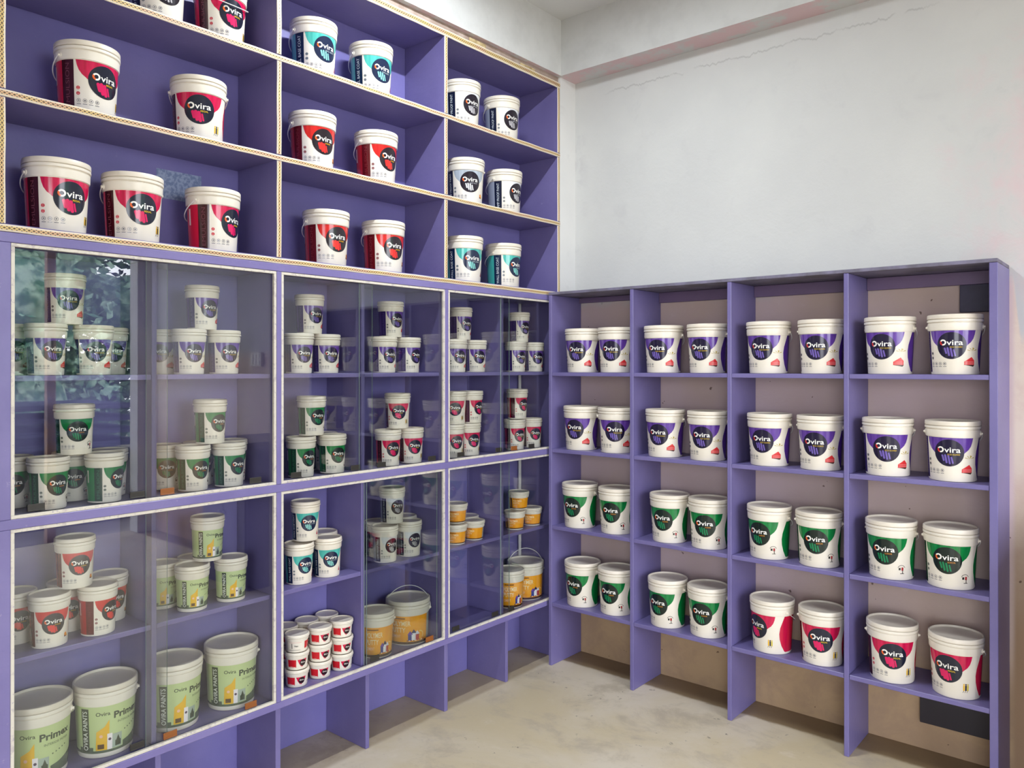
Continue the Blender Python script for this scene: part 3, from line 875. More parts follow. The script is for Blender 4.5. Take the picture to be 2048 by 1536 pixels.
# ------------------------------------------------------------------ all buckets and tubs
BUCKETS = [
 ('eco', 'big', 0.167, 0.092, 1.473, -80.0, 'back', "purple-labelled bucket, left of the pair on low rack's top shelf, bay nearest the corner", 'labelled buckets on the low rack'),
 ('eco', 'big', 0.364, 0.092, 1.473, -78.0, 'back', "purple-labelled bucket, right of the pair on low rack's top shelf, bay nearest the corner", 'labelled buckets on the low rack'),
 ('eco', 'big', 0.621, 0.092, 1.473, -84.0, 'back', "purple-labelled bucket, left of the pair on low rack's top shelf, second bay from the corner", 'labelled buckets on the low rack'),
 ('eco', 'big', 0.84, 0.092, 1.473, -89.0, 'back', "purple-labelled bucket, right of the pair on low rack's top shelf, second bay from the corner", 'labelled buckets on the low rack'),
 ('eco', 'big', 1.118, 0.092, 1.473, -91.0, 'back', "purple-labelled bucket, left of the pair on low rack's top shelf, third bay from the corner", 'labelled buckets on the low rack'),
 ('eco', 'big', 1.337, 0.092, 1.473, -87.0, 'back', "purple-labelled bucket, right of the pair on low rack's top shelf, third bay from the corner", 'labelled buckets on the low rack'),
 ('eco', 'big', 1.594, 0.092, 1.473, -97.0, 'back', "purple-labelled bucket, left of the pair on low rack's top shelf, outermost bay", 'labelled buckets on the low rack'),
 ('eco', 'big', 1.815, 0.092, 1.473, -88.0, 'back', "purple-labelled bucket, right of the pair on low rack's top shelf, outermost bay", 'labelled buckets on the low rack'),
 ('eco', 'big', 0.158, 0.092, 1.089, -82.0, 'back', "purple-labelled bucket, left of the pair on low rack's second shelf, bay nearest the corner", 'labelled buckets on the low rack'),
 ('eco', 'big', 0.364, 0.092, 1.089, -64.0, 'back', "purple-labelled bucket, right of the pair on low rack's second shelf, bay nearest the corner", 'labelled buckets on the low rack'),
 ('eco', 'big', 0.629, 0.092, 1.089, -86.0, 'back', "purple-labelled bucket, left of the pair on low rack's second shelf, second bay from the corner", 'labelled buckets on the low rack'),
 ('eco', 'big', 0.842, 0.092, 1.089, -84.0, 'back', "purple-labelled bucket, right of the pair on low rack's second shelf, second bay from the corner", 'labelled buckets on the low rack'),
 ('eco', 'big', 1.122, 0.092, 1.089, -91.0, 'back', "purple-labelled bucket, left of the pair on low rack's second shelf, third bay from the corner", 'labelled buckets on the low rack'),
 ('eco', 'big', 1.333, 0.092, 1.089, -88.0, 'back', "purple-labelled bucket, right of the pair on low rack's second shelf, third bay from the corner", 'labelled buckets on the low rack'),
 ('eco', 'big', 1.586, 0.092, 1.089, -79.0, 'back', "purple-labelled bucket, left of the pair on low rack's second shelf, outermost bay", 'labelled buckets on the low rack'),
 ('eco', 'big', 1.807, 0.092, 1.089, -88.0, 'back', "purple-labelled bucket, right of the pair on low rack's second shelf, outermost bay", 'labelled buckets on the low rack'),
 ('luxor', 'big', 0.149, 0.092, 0.703, -88.0, 'back', "green-labelled bucket, left of the pair on low rack's third shelf, bay nearest the corner", 'labelled buckets on the low rack'),
 ('luxor', 'big', 0.367, 0.092, 0.703, -81.0, 'back', "green-labelled bucket, right of the pair on low rack's third shelf, bay nearest the corner", 'labelled buckets on the low rack'),
 ('luxor', 'big', 0.651, 0.092, 0.703, -86.0, 'back', "green-labelled bucket, left of the pair on low rack's third shelf, second bay from the corner", 'labelled buckets on the low rack'),
 ('luxor', 'big', 0.847, 0.092, 0.703, -78.0, 'back', "green-labelled bucket, right of the pair on low rack's third shelf, second bay from the corner", 'labelled buckets on the low rack'),
 ('luxor', 'big', 1.121, 0.092, 0.703, -100.0, 'back', "green-labelled bucket, left of the pair on low rack's third shelf, third bay from the corner", 'labelled buckets on the low rack'),
 ('luxor', 'big', 1.327, 0.092, 0.703, -81.0, 'back', "green-labelled bucket, right of the pair on low rack's third shelf, third bay from the corner", 'labelled buckets on the low rack'),
 ('luxor', 'big', 1.598, 0.092, 0.703, -93.0, 'back', "green-labelled bucket, left of the pair on low rack's third shelf, outermost bay", 'labelled buckets on the low rack'),
 ('luxor', 'big', 1.8, 0.092, 0.703, -88.0, 'back', "green-labelled bucket, right of the pair on low rack's third shelf, outermost bay", 'labelled buckets on the low rack'),
 ('luxor', 'big', 0.164, 0.092, 0.316, -91.0, 'back', "green-labelled bucket, left of the pair on low rack's lowest shelf, bay nearest the corner", 'labelled buckets on the low rack'),
 ('luxor', 'big', 0.364, 0.092, 0.316, -86.0, 'back', "green-labelled bucket, right of the pair on low rack's lowest shelf, bay nearest the corner", 'labelled buckets on the low rack'),
 ('luxor', 'big', 0.641, 0.092, 0.316, -96.0, 'back', "green-labelled bucket, left of the pair on low rack's lowest shelf, second bay from the corner", 'labelled buckets on the low rack'),
 ('luxor', 'big', 0.842, 0.092, 0.316, -86.0, 'back', "green-labelled bucket, right of the pair on low rack's lowest shelf, second bay from the corner", 'labelled buckets on the low rack'),
 ('regal', 'big', 1.133, 0.092, 0.316, -117.0, 'back', "crimson-labelled bucket, left of the pair on low rack's lowest shelf, third bay from the corner", 'labelled buckets on the low rack'),
 ('regal', 'big', 1.339, 0.092, 0.316, -77.0, 'back', "crimson-labelled bucket, right of the pair on low rack's lowest shelf, third bay from the corner", 'labelled buckets on the low rack'),
 ('regal', 'big', 1.601, 0.092, 0.316, -75.0, 'back', "crimson-labelled bucket, left of the pair on low rack's lowest shelf, outermost bay", 'labelled buckets on the low rack'),
 ('regal', 'big', 1.817, 0.092, 0.316, -100.0, 'back', "crimson-labelled bucket, right of the pair on low rack's lowest shelf, outermost bay", 'labelled buckets on the low rack'),
 ('damp', 'big', -0.125, -1.923, 2.606, -2.0, 'back', 'white bucket with dark emblem, cut off by the frame, topmost trimmed shelf, left bay', 'large buckets on the gold-trimmed shelves'),
 ('regal', 'big', -0.125, -1.7, 2.606, 3.0, 'front', 'crimson-labelled bucket with its bail across the label, topmost trimmed shelf, cut by the frame', 'large buckets on the gold-trimmed shelves'),
 ('base', 'big', -0.125, -1.31, 2.606, -1.0, 'back', 'teal-labelled bucket, left of the pair on top trimmed shelf, middle bay', 'large buckets on the gold-trimmed shelves'),
 ('base', 'big', -0.125, -1.025, 2.606, -4.0, 'back', 'teal-labelled bucket, right of the pair on top trimmed shelf, middle bay', 'large buckets on the gold-trimmed shelves'),
 ('damp', 'big', -0.125, -0.482, 2.606, -6.0, 'back', 'grey-labelled bucket beside the divider, left of the pair on top trimmed shelf, corner bay', 'large buckets on the gold-trimmed shelves'),
 ('damp', 'big', -0.125, -0.193, 2.606, -7.0, 'back', 'grey-labelled bucket, right of the pair on top trimmed shelf, corner bay', 'large buckets on the gold-trimmed shelves'),
 ('regal', 'big', -0.125, -2.137, 2.252, 14.0, 'back', 'crimson-labelled bucket turned rightward, left of two on the middle trimmed shelf, left bay', 'large buckets on the gold-trimmed shelves'),
 ('regal', 'big', -0.125, -1.779, 2.252, -26.0, 'back', 'crimson-labelled bucket facing the viewer, right of two on the middle trimmed shelf, left bay', 'large buckets on the gold-trimmed shelves'),
 ('shine', 'big', -0.125, -1.315, 2.252, -3.0, 'back', 'red-labelled bucket, left of the pair on the middle trimmed shelf, middle bay', 'large buckets on the gold-trimmed shelves'),
 ('shine', 'big', -0.125, -0.998, 2.252, 4.0, 'back', 'red-labelled bucket, right of the pair on the middle trimmed shelf, middle bay', 'large buckets on the gold-trimmed shelves'),
 ('dampg', 'big', -0.125, -0.455, 2.252, -30.0, 'back', 'bucket with silver-grey label, left of the pair on the middle trimmed shelf, corner bay', 'large buckets on the gold-trimmed shelves'),
 ('damp', 'big', -0.125, -0.174, 2.252, 3.0, 'back', 'bucket with dark side stripe, right of the pair on the middle trimmed shelf, corner bay', 'large buckets on the gold-trimmed shelves'),
 ('regal', 'big', -0.125, -2.223, 1.889, 8.0, 'back', 'leftmost of three crimson-labelled buckets on the bottom trimmed shelf, left bay', 'large buckets on the gold-trimmed shelves'),
 ('regal', 'big', -0.125, -2.0, 1.889, -3.0, 'back', 'middle one of three crimson-labelled buckets on the bottom trimmed shelf, left bay', 'large buckets on the gold-trimmed shelves'),
 ('regal', 'big', -0.125, -1.726, 1.889, 24.0, 'back', 'rightmost of three crimson-labelled buckets, its dark side stripe showing, bottom trimmed shelf', 'large buckets on the gold-trimmed shelves'),
 ('shine', 'big', -0.125, -1.251, 1.889, -3.0, 'back', 'red-labelled bucket, left of the pair on the bottom trimmed shelf, middle bay', 'large buckets on the gold-trimmed shelves'),
 ('shine', 'big', -0.125, -0.958, 1.889, -5.0, 'back', 'red-labelled bucket, right of the pair on the bottom trimmed shelf, middle bay', 'large buckets on the gold-trimmed shelves'),
 ('base', 'big', -0.125, -0.465, 1.889, -16.0, 'back', 'teal-labelled bucket, left of the pair on the bottom trimmed shelf, corner bay', 'large buckets on the gold-trimmed shelves'),
 ('base', 'big', -0.125, -0.181, 1.889, 5.0, 'back', 'teal-labelled bucket, right of the pair on the bottom trimmed shelf, corner bay', 'large buckets on the gold-trimmed shelves'),
 ('eco', 'small', -0.095, -2.262, 1.476, 4.0, 'none', 'purple-labelled tub, front left in the pyramid behind upper glass, top shelf, far left', 'small tubs behind the sliding glass'),
 ('eco', 'small', -0.095, -2.13, 1.476, -13.0, 'none', 'purple-labelled tub, front right in the pyramid behind upper glass, top shelf, far left', 'small tubs behind the sliding glass'),
 ('eco', 'small', -0.197, -2.3261, 1.476, 3.0, 'none', 'purple-labelled tub, rear left in the pyramid behind upper glass, top shelf, far left', 'small tubs behind the sliding glass'),
 ('eco', 'small', -0.197, -2.0414, 1.476, -6.0, 'none', 'purple-labelled tub, rear right in the pyramid behind upper glass, top shelf, far left', 'small tubs behind the sliding glass'),
 ('eco', 'small', -0.115, -2.203, 1.626, -8.0, 'none', 'purple-labelled tub topping the pyramid behind upper glass, top shelf, far left', 'small tubs behind the sliding glass'),
 ('eco', 'small', -0.095, -1.828, 1.476, -6.0, 'none', "purple-labelled tub, front left in the pyramid behind upper glass, top shelf, left bay's right half", 'small tubs behind the sliding glass'),
 ('eco', 'small', -0.095, -1.702, 1.476, -5.0, 'none', "purple-labelled tub, front right in the pyramid behind upper glass, top shelf, left bay's right half", 'small tubs behind the sliding glass'),
 ('eco', 'small', -0.197, -1.8728, 1.476, -33.0, 'none', "purple-labelled tub, rear one in the pyramid behind upper glass, top shelf, left bay's right half", 'small tubs behind the sliding glass'),
 ('eco', 'small', -0.115, -1.771, 1.626, 4.0, 'none', "purple-labelled tub topping the pyramid behind upper glass, top shelf, left bay's right half", 'small tubs behind the sliding glass'),
 ('luxor', 'small', -0.095, -2.255, 1.089, 12.0, 'none', 'green-labelled tub, front left in the pyramid on upper cabinet floor, far left', 'small tubs behind the sliding glass'),
 ('luxor', 'small', -0.095, -2.098, 1.089, 32.0, 'none', 'green-labelled tub, front right in the pyramid on upper cabinet floor, far left', 'small tubs behind the sliding glass'),
 ('luxor', 'small', -0.197, -2.317, 1.089, -13.0, 'none', 'green-labelled tub, rear left in the pyramid on upper cabinet floor, far left', 'small tubs behind the sliding glass'),
 ('luxor', 'small', -0.197, -2.1528, 1.089, -14.0, 'none', 'green-labelled tub, rear middle in the pyramid on upper cabinet floor, far left', 'small tubs behind the sliding glass'),
 ('luxor', 'small', -0.197, -2.0414, 1.089, -3.0, 'none', 'green-labelled tub, rear right in the pyramid on upper cabinet floor, far left', 'small tubs behind the sliding glass'),
 ('luxor', 'small', -0.115, -2.177, 1.239, -9.0, 'none', 'green-labelled tub topping the pyramid on upper cabinet floor, far left', 'small tubs behind the sliding glass'),
 ('luxor', 'small', -0.095, -1.814, 1.089, 6.0, 'none', "green-labelled tub, front left in the pyramid on upper cabinet floor, left bay's right half", 'small tubs behind the sliding glass'),
 ('luxor', 'small', -0.095, -1.683, 1.089, 12.0, 'none', "green-labelled tub, front right in the pyramid on upper cabinet floor, left bay's right half", 'small tubs behind the sliding glass'),
 ('luxor', 'small', -0.197, -1.86, 1.089, -17.0, 'none', "green-labelled tub, rear left in the pyramid on upper cabinet floor, left bay's right half", 'small tubs behind the sliding glass'),
 ('luxor', 'small', -0.197, -1.738, 1.089, -5.0, 'none', "green-labelled tub, rear middle in the pyramid on upper cabinet floor, left bay's right half", 'small tubs behind the sliding glass'),
 ('luxor', 'small', -0.197, -1.6144, 1.089, -6.0, 'none', "green-labelled tub, rear right in the pyramid on upper cabinet floor, left bay's right half", 'small tubs behind the sliding glass'),
 ('luxor', 'small', -0.115, -1.742, 1.239, 11.0, 'none', "green-labelled tub topping the pyramid on upper cabinet floor, left bay's right half", 'small tubs behind the sliding glass'),
 ('shine', 'small', -0.095, -2.252, 0.692, -6.0, 'none', 'red-labelled tub, front left in the pyramid behind lower glass, upper shelf, far left', 'small tubs behind the sliding glass'),
 ('shine', 'small', -0.095, -2.117, 0.692, 26.0, 'none', 'red-labelled tub, front right in the pyramid behind lower glass, upper shelf, far left', 'small tubs behind the sliding glass'),
 ('shine', 'small', -0.197, -2.307, 0.692, -5.0, 'none', 'red-labelled tub, rear left in the pyramid behind lower glass, upper shelf, far left', 'small tubs behind the sliding glass'),
 ('shine', 'small', -0.197, -2.167, 0.692, -11.0, 'none', 'red-labelled tub, rear middle in the pyramid behind lower glass, upper shelf, far left', 'small tubs behind the sliding glass'),
 ('shine', 'small', -0.197, -2.0414, 0.692, 6.0, 'none', 'red-labelled tub, rear right in the pyramid behind lower glass, upper shelf, far left', 'small tubs behind the sliding glass'),
 ('shine', 'small', -0.115, -2.175, 0.842, -4.0, 'none', 'red-labelled tub topping the pyramid behind lower glass, upper shelf, far left', 'small tubs behind the sliding glass'),
 ('primex', 'small', -0.095, -1.816, 0.692, -15.0, 'none', "lime-green-labelled tub, front left in the pyramid behind lower glass, upper shelf, left bay's right half", 'small tubs behind the sliding glass'),
 ('primex', 'small', -0.095, -1.675, 0.692, -15.0, 'none', "lime-green-labelled tub, front right in the pyramid behind lower glass, upper shelf, left bay's right half", 'small tubs behind the sliding glass'),
 ('primex', 'small', -0.197, -1.8681, 0.692, -15.0, 'none', "lime-green-labelled tub, rear left in the pyramid behind lower glass, upper shelf, left bay's right half", 'small tubs behind the sliding glass'),
 ('primex', 'small', -0.197, -1.7567, 0.692, -17.0, 'none', "lime-green-labelled tub, rear right in the pyramid behind lower glass, upper shelf, left bay's right half", 'small tubs behind the sliding glass'),
 ('primex', 'small', -0.115, -1.751, 0.842, -12.0, 'none', "lime-green-labelled tub topping the pyramid behind lower glass, upper shelf, left bay's right half", 'small tubs behind the sliding glass'),
 ('eco', 'small', -0.095, -1.397, 1.476, -9.0, 'none', "purple-labelled tub, front left in the pyramid behind upper glass, top shelf, middle bay's left half", 'small tubs behind the sliding glass'),
 ('eco', 'small', -0.095, -1.274, 1.476, -10.0, 'none', "purple-labelled tub, front right in the pyramid behind upper glass, top shelf, middle bay's left half", 'small tubs behind the sliding glass'),
 ('eco', 'small', -0.115, -1.336, 1.626, -2.0, 'none', "purple-labelled tub topping the pyramid behind upper glass, top shelf, middle bay's left half", 'small tubs behind the sliding glass'),
 ('eco', 'small', -0.095, -0.981, 1.476, -6.0, 'none', "purple-labelled tub, front left in the pyramid behind upper glass, top shelf, middle bay's right half", 'small tubs behind the sliding glass'),
 ('eco', 'small', -0.095, -0.846, 1.476, 7.0, 'none', "purple-labelled tub, front right in the pyramid behind upper glass, top shelf, middle bay's right half", 'small tubs behind the sliding glass'),
 ('eco', 'small', -0.115, -0.927, 1.626, -4.0, 'none', "purple-labelled tub topping the pyramid behind upper glass, top shelf, middle bay's right half", 'small tubs behind the sliding glass'),
 ('luxor', 'small', -0.095, -1.388, 1.089, 6.0, 'none', "green-labelled tub, front left in the pyramid on upper cabinet floor, middle bay's left half", 'small tubs behind the sliding glass'),
 ('luxor', 'small', -0.095, -1.245, 1.089, -5.0, 'none', "green-labelled tub, front right in the pyramid on upper cabinet floor, middle bay's left half", 'small tubs behind the sliding glass'),
 ('luxor', 'small', -0.197, -1.2104, 1.089, -11.0, 'none', "green-labelled tub, rear one in the pyramid on upper cabinet floor, middle bay's left half", 'small tubs behind the sliding glass'),
 ('luxor', 'small', -0.115, -1.327, 1.239, -2.0, 'none', "green-labelled tub topping the pyramid on upper cabinet floor, middle bay's left half", 'small tubs behind the sliding glass'),
 ('regal', 'small', -0.095, -0.959, 1.089, -11.0, 'none', "crimson-labelled tub, front left in the pyramid on upper cabinet floor, middle bay's right half", 'small tubs behind the sliding glass'),
 ('regal', 'small', -0.095, -0.829, 1.089, -20.0, 'none', "crimson-labelled tub, front right in the pyramid on upper cabinet floor, middle bay's right half", 'small tubs behind the sliding glass'),
 ('regal', 'small', -0.115, -0.888, 1.239, -34.0, 'none', "crimson-labelled tub topping the pyramid on upper cabinet floor, middle bay's right half", 'small tubs behind the sliding glass'),
 ('base', 'small', -0.095, -1.397, 0.692, -2.0, 'none', "teal-labelled tub, front left in the pyramid below the mid rail, middle bay's open left half", 'small tubs behind the sliding glass'),
 ('base', 'small', -0.095, -1.267, 0.692, -19.0, 'none', "teal-labelled tub, front right in the pyramid below the mid rail, middle bay's open left half", 'small tubs behind the sliding glass'),
 ('base', 'small', -0.197, -1.2104, 0.692, 2.0, 'none', "teal-labelled tub, rear one in the pyramid below the mid rail, middle bay's open left half", 'small tubs behind the sliding glass'),
 ('base', 'small', -0.115, -1.354, 0.842, -18.0, 'none', "teal-labelled tub topping the pyramid below the mid rail, middle bay's open left half", 'small tubs behind the sliding glass'),
 ('damp', 'small', -0.095, -0.975, 0.692, -3.0, 'none', "grey-labelled tub, front left in the pyramid behind lower glass, middle bay's right half", 'small tubs behind the sliding glass'),
 ('damp', 'small', -0.095, -0.84, 0.692, -9.0, 'none', "grey-labelled tub, front right in the pyramid behind lower glass, middle bay's right half", 'small tubs behind the sliding glass'),
 ('damp', 'small', -0.197, -0.9302, 0.692, -15.0, 'none', "grey-labelled tub, rear left in the pyramid behind lower glass, middle bay's right half", 'small tubs behind the sliding glass'),
 ('damp', 'small', -0.197, -0.7754, 0.692, -11.0, 'none', "grey-labelled tub, rear right in the pyramid behind lower glass, middle bay's right half", 'small tubs behind the sliding glass'),
 ('damp', 'small', -0.115, -0.919, 0.842, -9.0, 'none', "grey-labelled tub topping the pyramid behind lower glass, middle bay's right half", 'small tubs behind the sliding glass'),
 ('eco', 'small', -0.095, -0.556, 1.476, -16.0, 'none', "purple-labelled tub, front left in the pyramid behind upper glass, top shelf, corner bay's left half", 'small tubs behind the sliding glass'),
 ('eco', 'small', -0.095, -0.421, 1.476, -19.0, 'none', "purple-labelled tub, front right in the pyramid behind upper glass, top shelf, corner bay's left half", 'small tubs behind the sliding glass'),
 ('eco', 'small', -0.115, -0.499, 1.626, -6.0, 'none', "purple-labelled tub topping the pyramid behind upper glass, top shelf, corner bay's left half", 'small tubs behind the sliding glass'),
 ('eco', 'small', -0.095, -0.122, 1.476, -10.0, 'none', "purple-labelled tub, front left in the pyramid behind upper glass, top shelf, corner bay's right half", 'small tubs behind the sliding glass'),
 ('eco', 'small', -0.095, 0.023, 1.476, -21.0, 'none', "purple-labelled tub, front right in the pyramid behind upper glass, top shelf, corner bay's right half", 'small tubs behind the sliding glass'),
 ('eco', 'small', -0.115, -0.07, 1.626, -6.0, 'none', "purple-labelled tub topping the pyramid behind upper glass, top shelf, corner bay's right half", 'small tubs behind the sliding glass'),
 ('regal', 'small', -0.095, -0.5732, 1.089, -19.0, 'none', "crimson-labelled small tub, lower left in the two-by-two stack, corner bay's upper cabinet", 'small tubs behind the sliding glass'),
 ('regal', 'small', -0.095, -0.4618, 1.089, -16.0, 'none', "crimson-labelled small tub, lower right in the two-by-two stack, corner bay's upper cabinet", 'small tubs behind the sliding glass'),
 ('regal', 'small', -0.095, -0.5582, 1.239, -43.0, 'none', "crimson-labelled small tub, upper left in the two-by-two stack, corner bay's upper cabinet", 'small tubs behind the sliding glass'),
 ('regal', 'small', -0.095, -0.4468, 1.239, 5.0, 'none', "crimson-labelled small tub, upper right in the two-by-two stack, corner bay's upper cabinet", 'small tubs behind the sliding glass'),
 ('regal', 'small', -0.095, -0.13, 1.089, -14.0, 'none', "crimson-labelled tub, front left in the pyramid on upper cabinet floor, corner bay's right half", 'small tubs behind the sliding glass'),
 ('regal', 'small', -0.095, 0.007, 1.089, -24.0, 'none', "crimson-labelled tub, front right in the pyramid on upper cabinet floor, corner bay's right half", 'small tubs behind the sliding glass'),
 ('regal', 'small', -0.115, -0.086, 1.239, -2.0, 'none', "crimson-labelled tub topping the pyramid on upper cabinet floor, corner bay's right half", 'small tubs behind the sliding glass'),
 ('putty', 'tub', -0.095, -0.553, 0.692, -41.0, 'none', "yellow-labelled tub, front left in the pyramid behind lower glass, corner bay's left half", 'yellow putty tubs'),
 ('putty', 'tub', -0.095, -0.432, 0.692, -53.0, 'none', "yellow-labelled tub, front right in the pyramid behind lower glass, corner bay's left half", 'yellow putty tubs'),
 ('putty', 'tub', -0.197, -0.3644, 0.692, -41.0, 'none', "yellow-labelled tub, rear one in the pyramid behind lower glass, corner bay's left half", 'yellow putty tubs'),
 ('putty', 'tub', -0.115, -0.529, 0.782, -41.0, 'none', "yellow-labelled tub topping the pyramid behind lower glass, corner bay's left half", 'yellow putty tubs'),
 ('putty', 'tub', -0.095, -0.13, 0.692, -42.0, 'none', "yellow-labelled tub, front left in the pyramid behind lower glass, corner bay's right half", 'yellow putty tubs'),
 ('putty', 'tub', -0.095, 0.007, 0.692, -48.0, 'none', "yellow-labelled tub, front right in the pyramid behind lower glass, corner bay's right half", 'yellow putty tubs'),
 ('putty', 'tub', -0.197, 0.1773, 0.692, -48.0, 'none', "yellow-labelled tub, rear one in the pyramid behind lower glass, corner bay's right half", 'yellow putty tubs'),
 ('putty', 'tub', -0.115, -0.074, 0.782, -42.0, 'none', "yellow-labelled tub topping the pyramid behind lower glass, corner bay's right half", 'yellow putty tubs'),
 ('primex', 'big', -0.13, -2.271, 0.3165, -31.0, 'back', 'lime-green primer bucket at the far left, cut by the frame, cabinet floor', 'large lime-green primer buckets'),
 ('primex', 'big', -0.13, -2.08, 0.3165, -22.0, 'back', 'lime-green primer bucket showing its dark side stripe, second from left on cabinet floor', 'large lime-green primer buckets'),
 ('primex', 'big', -0.13, -1.862, 0.3165, -7.0, 'back', 'lime-green primer bucket just right of the pane overlap, on the cabinet floor', 'large lime-green primer buckets'),
 ('primex', 'big', -0.13, -1.653, 0.3165, -28.0, 'back', 'lime-green primer bucket nearest the first frame post, on the cabinet floor', 'large lime-green primer buckets'),
 ('puttyb', 'mid', -0.1, -1.019, 0.3165, -30.0, 'back', 'yellow putty bucket without raised bail, left of the larger one, middle bay floor', 'putty buckets on the cabinet floor'),
 ('puttyb', 'pail', -0.125, -0.819, 0.3165, -48.0, 'up', 'wide yellow putty pail with raised bail, right corner of the middle bay floor', 'putty buckets on the cabinet floor'),
 ('puttyb', 'pail', -0.135, 0.0059, 0.3165, -37.0, 'upright', 'wide yellow putty pail with upright bail, in the corner bay near the conduit', 'putty buckets on the cabinet floor'),
 ('puttyb', 'mid', -0.1, -0.1644, 0.3165, -29.0, 'back', 'yellow putty bucket half hidden behind the divider, left of the corner pail', 'putty buckets on the cabinet floor'),
 ('nova', 'nova', -0.085, -1.413, 0.3165, -24.0, 'none', "tiny red-and-white tub, bottom one of the front row's left stack", 'stacked tiny red tubs'),
 ('nova', 'nova', -0.085, -1.413, 0.381, -17.0, 'none', "tiny red-and-white tub, middle one of the front row's left stack", 'stacked tiny red tubs'),
 ('nova', 'nova', -0.085, -1.413, 0.4455, 75.0, 'none', "tiny red-and-white tub, top one of the front row's left stack", 'stacked tiny red tubs'),
 ('nova', 'nova', -0.085, -1.309, 0.3165, -26.0, 'none', "tiny red-and-white tub, bottom one of the front row's middle stack", 'stacked tiny red tubs'),
 ('nova', 'nova', -0.085, -1.309, 0.381, -18.0, 'none', "tiny red-and-white tub, middle one of the front row's middle stack", 'stacked tiny red tubs'),
 ('nova', 'nova', -0.085, -1.309, 0.4455, -20.0, 'none', "tiny red-and-white tub, top one of the front row's middle stack", 'stacked tiny red tubs'),
 ('nova', 'nova', -0.085, -1.207, 0.3165, -27.0, 'none', "tiny red-and-white tub, bottom one of the front row's right stack", 'stacked tiny red tubs'),
 ('nova', 'nova', -0.085, -1.207, 0.381, -18.0, 'none', "tiny red-and-white tub, middle one of the front row's right stack", 'stacked tiny red tubs'),
 ('nova', 'nova', -0.085, -1.207, 0.4455, -21.0, 'none', "tiny red-and-white tub, top one of the front row's right stack", 'stacked tiny red tubs'),
 ('nova', 'nova', -0.187, -1.392, 0.3165, -24.0, 'none', "tiny red-and-white tub, bottom one of the rear row's left stack", 'stacked tiny red tubs'),
 ('nova', 'nova', -0.187, -1.392, 0.381, -15.0, 'none', "tiny red-and-white tub, middle one of the rear row's left stack", 'stacked tiny red tubs'),
 ('nova', 'nova', -0.187, -1.392, 0.4455, -18.0, 'none', "tiny red-and-white tub, top one of the rear row's left stack", 'stacked tiny red tubs'),
 ('nova', 'nova', -0.187, -1.298, 0.3165, -24.0, 'none', "tiny red-and-white tub, bottom one of the rear row's middle stack", 'stacked tiny red tubs'),
 ('nova', 'nova', -0.187, -1.298, 0.381, -16.0, 'none', "tiny red-and-white tub, middle one of the rear row's middle stack", 'stacked tiny red tubs'),
 ('nova', 'nova', -0.187, -1.298, 0.4455, -19.0, 'none', "tiny red-and-white tub, top one of the rear row's middle stack", 'stacked tiny red tubs'),
 ('nova', 'nova', -0.187, -1.2017, 0.3165, -26.0, 'none', "tiny red-and-white tub, bottom one of the rear row's right stack", 'stacked tiny red tubs'),
 ('nova', 'nova', -0.187, -1.2017, 0.381, -17.0, 'none', "tiny red-and-white tub, middle one of the rear row's right stack", 'stacked tiny red tubs'),
 ('nova', 'nova', -0.187, -1.2017, 0.4455, -20.0, 'none', "tiny red-and-white tub, top one of the rear row's right stack", 'stacked tiny red tubs'),
]

for row in BUCKETS: make_bucket(*row)

# ------------------------------------------------------------------ lamps of the room (above the picture)
def tube_light(name, x, y, ln, axis, strength, color, label, mname):
    r = empty(name, (x, y, 3.29), 0 if axis == 'y' else math.pi/2)
    tag(r, label, 'ceiling lamp')
    bm = bmesh.new(); box(bm, -.018, .018, -ln/2, ln/2, -.030, -.0005)
    link('housing', finish(bm, 'housing', mat('lamp_housing', 'e8e8e6', .4), bevel=.003), r)
    bm = bmesh.new()
    box(bm, -.022, .022, -ln/2 + .01, ln/2 - .01, -.038, -.0305)
    for f in bm.faces: f.material_index = 0 if f.calc_center_median().z < -.037 else 1
    m = bpy.data.materials.new(mname); m.use_nodes = True
    p = m.node_tree.nodes['Principled BSDF']
    p.inputs['Emission Color'].default_value = (*color, 1); p.inputs['Emission Strength'].default_value = strength
    p.inputs['Base Color'].default_value = (.9, .9, .9, 1)
    link('light_strip', finish(bm, 'light_strip', [m, mat('lamp_diffuser_side', 'f0f0ee', .4)]), r)
    return r
tube_light('tube_lamp', .68, -1.16, .62, 'y', TUBE, (.88, .95, 1.0), 'short cool-white tube lamp on the ceiling above the gold-trimmed shelf', 'tube_glow_cool')

# ------------------------------------------------------------------ switch board on the rear wall, right of the picture
sb = empty('switch_board', (3.0, YB, 1.56))
tag(sb, 'cream switch board with six small switches on the rear wall', 'switch board')
board('cover_plate', -.075, .075, -.028, -.0005, -.055, .055, mat('cream_plate', 'd9d2c4', .4), sb, bevel=.003)
for i in range(6):
    cx, cz = -.045 + .045*(i % 3), .022 - .045*(i // 3)
    board('rocker_switch', cx - .012, cx + .012, -.034, -.0285, cz - .015, cz + .015, mat('switch_white', 'efece4', .35), sb, bevel=.001)

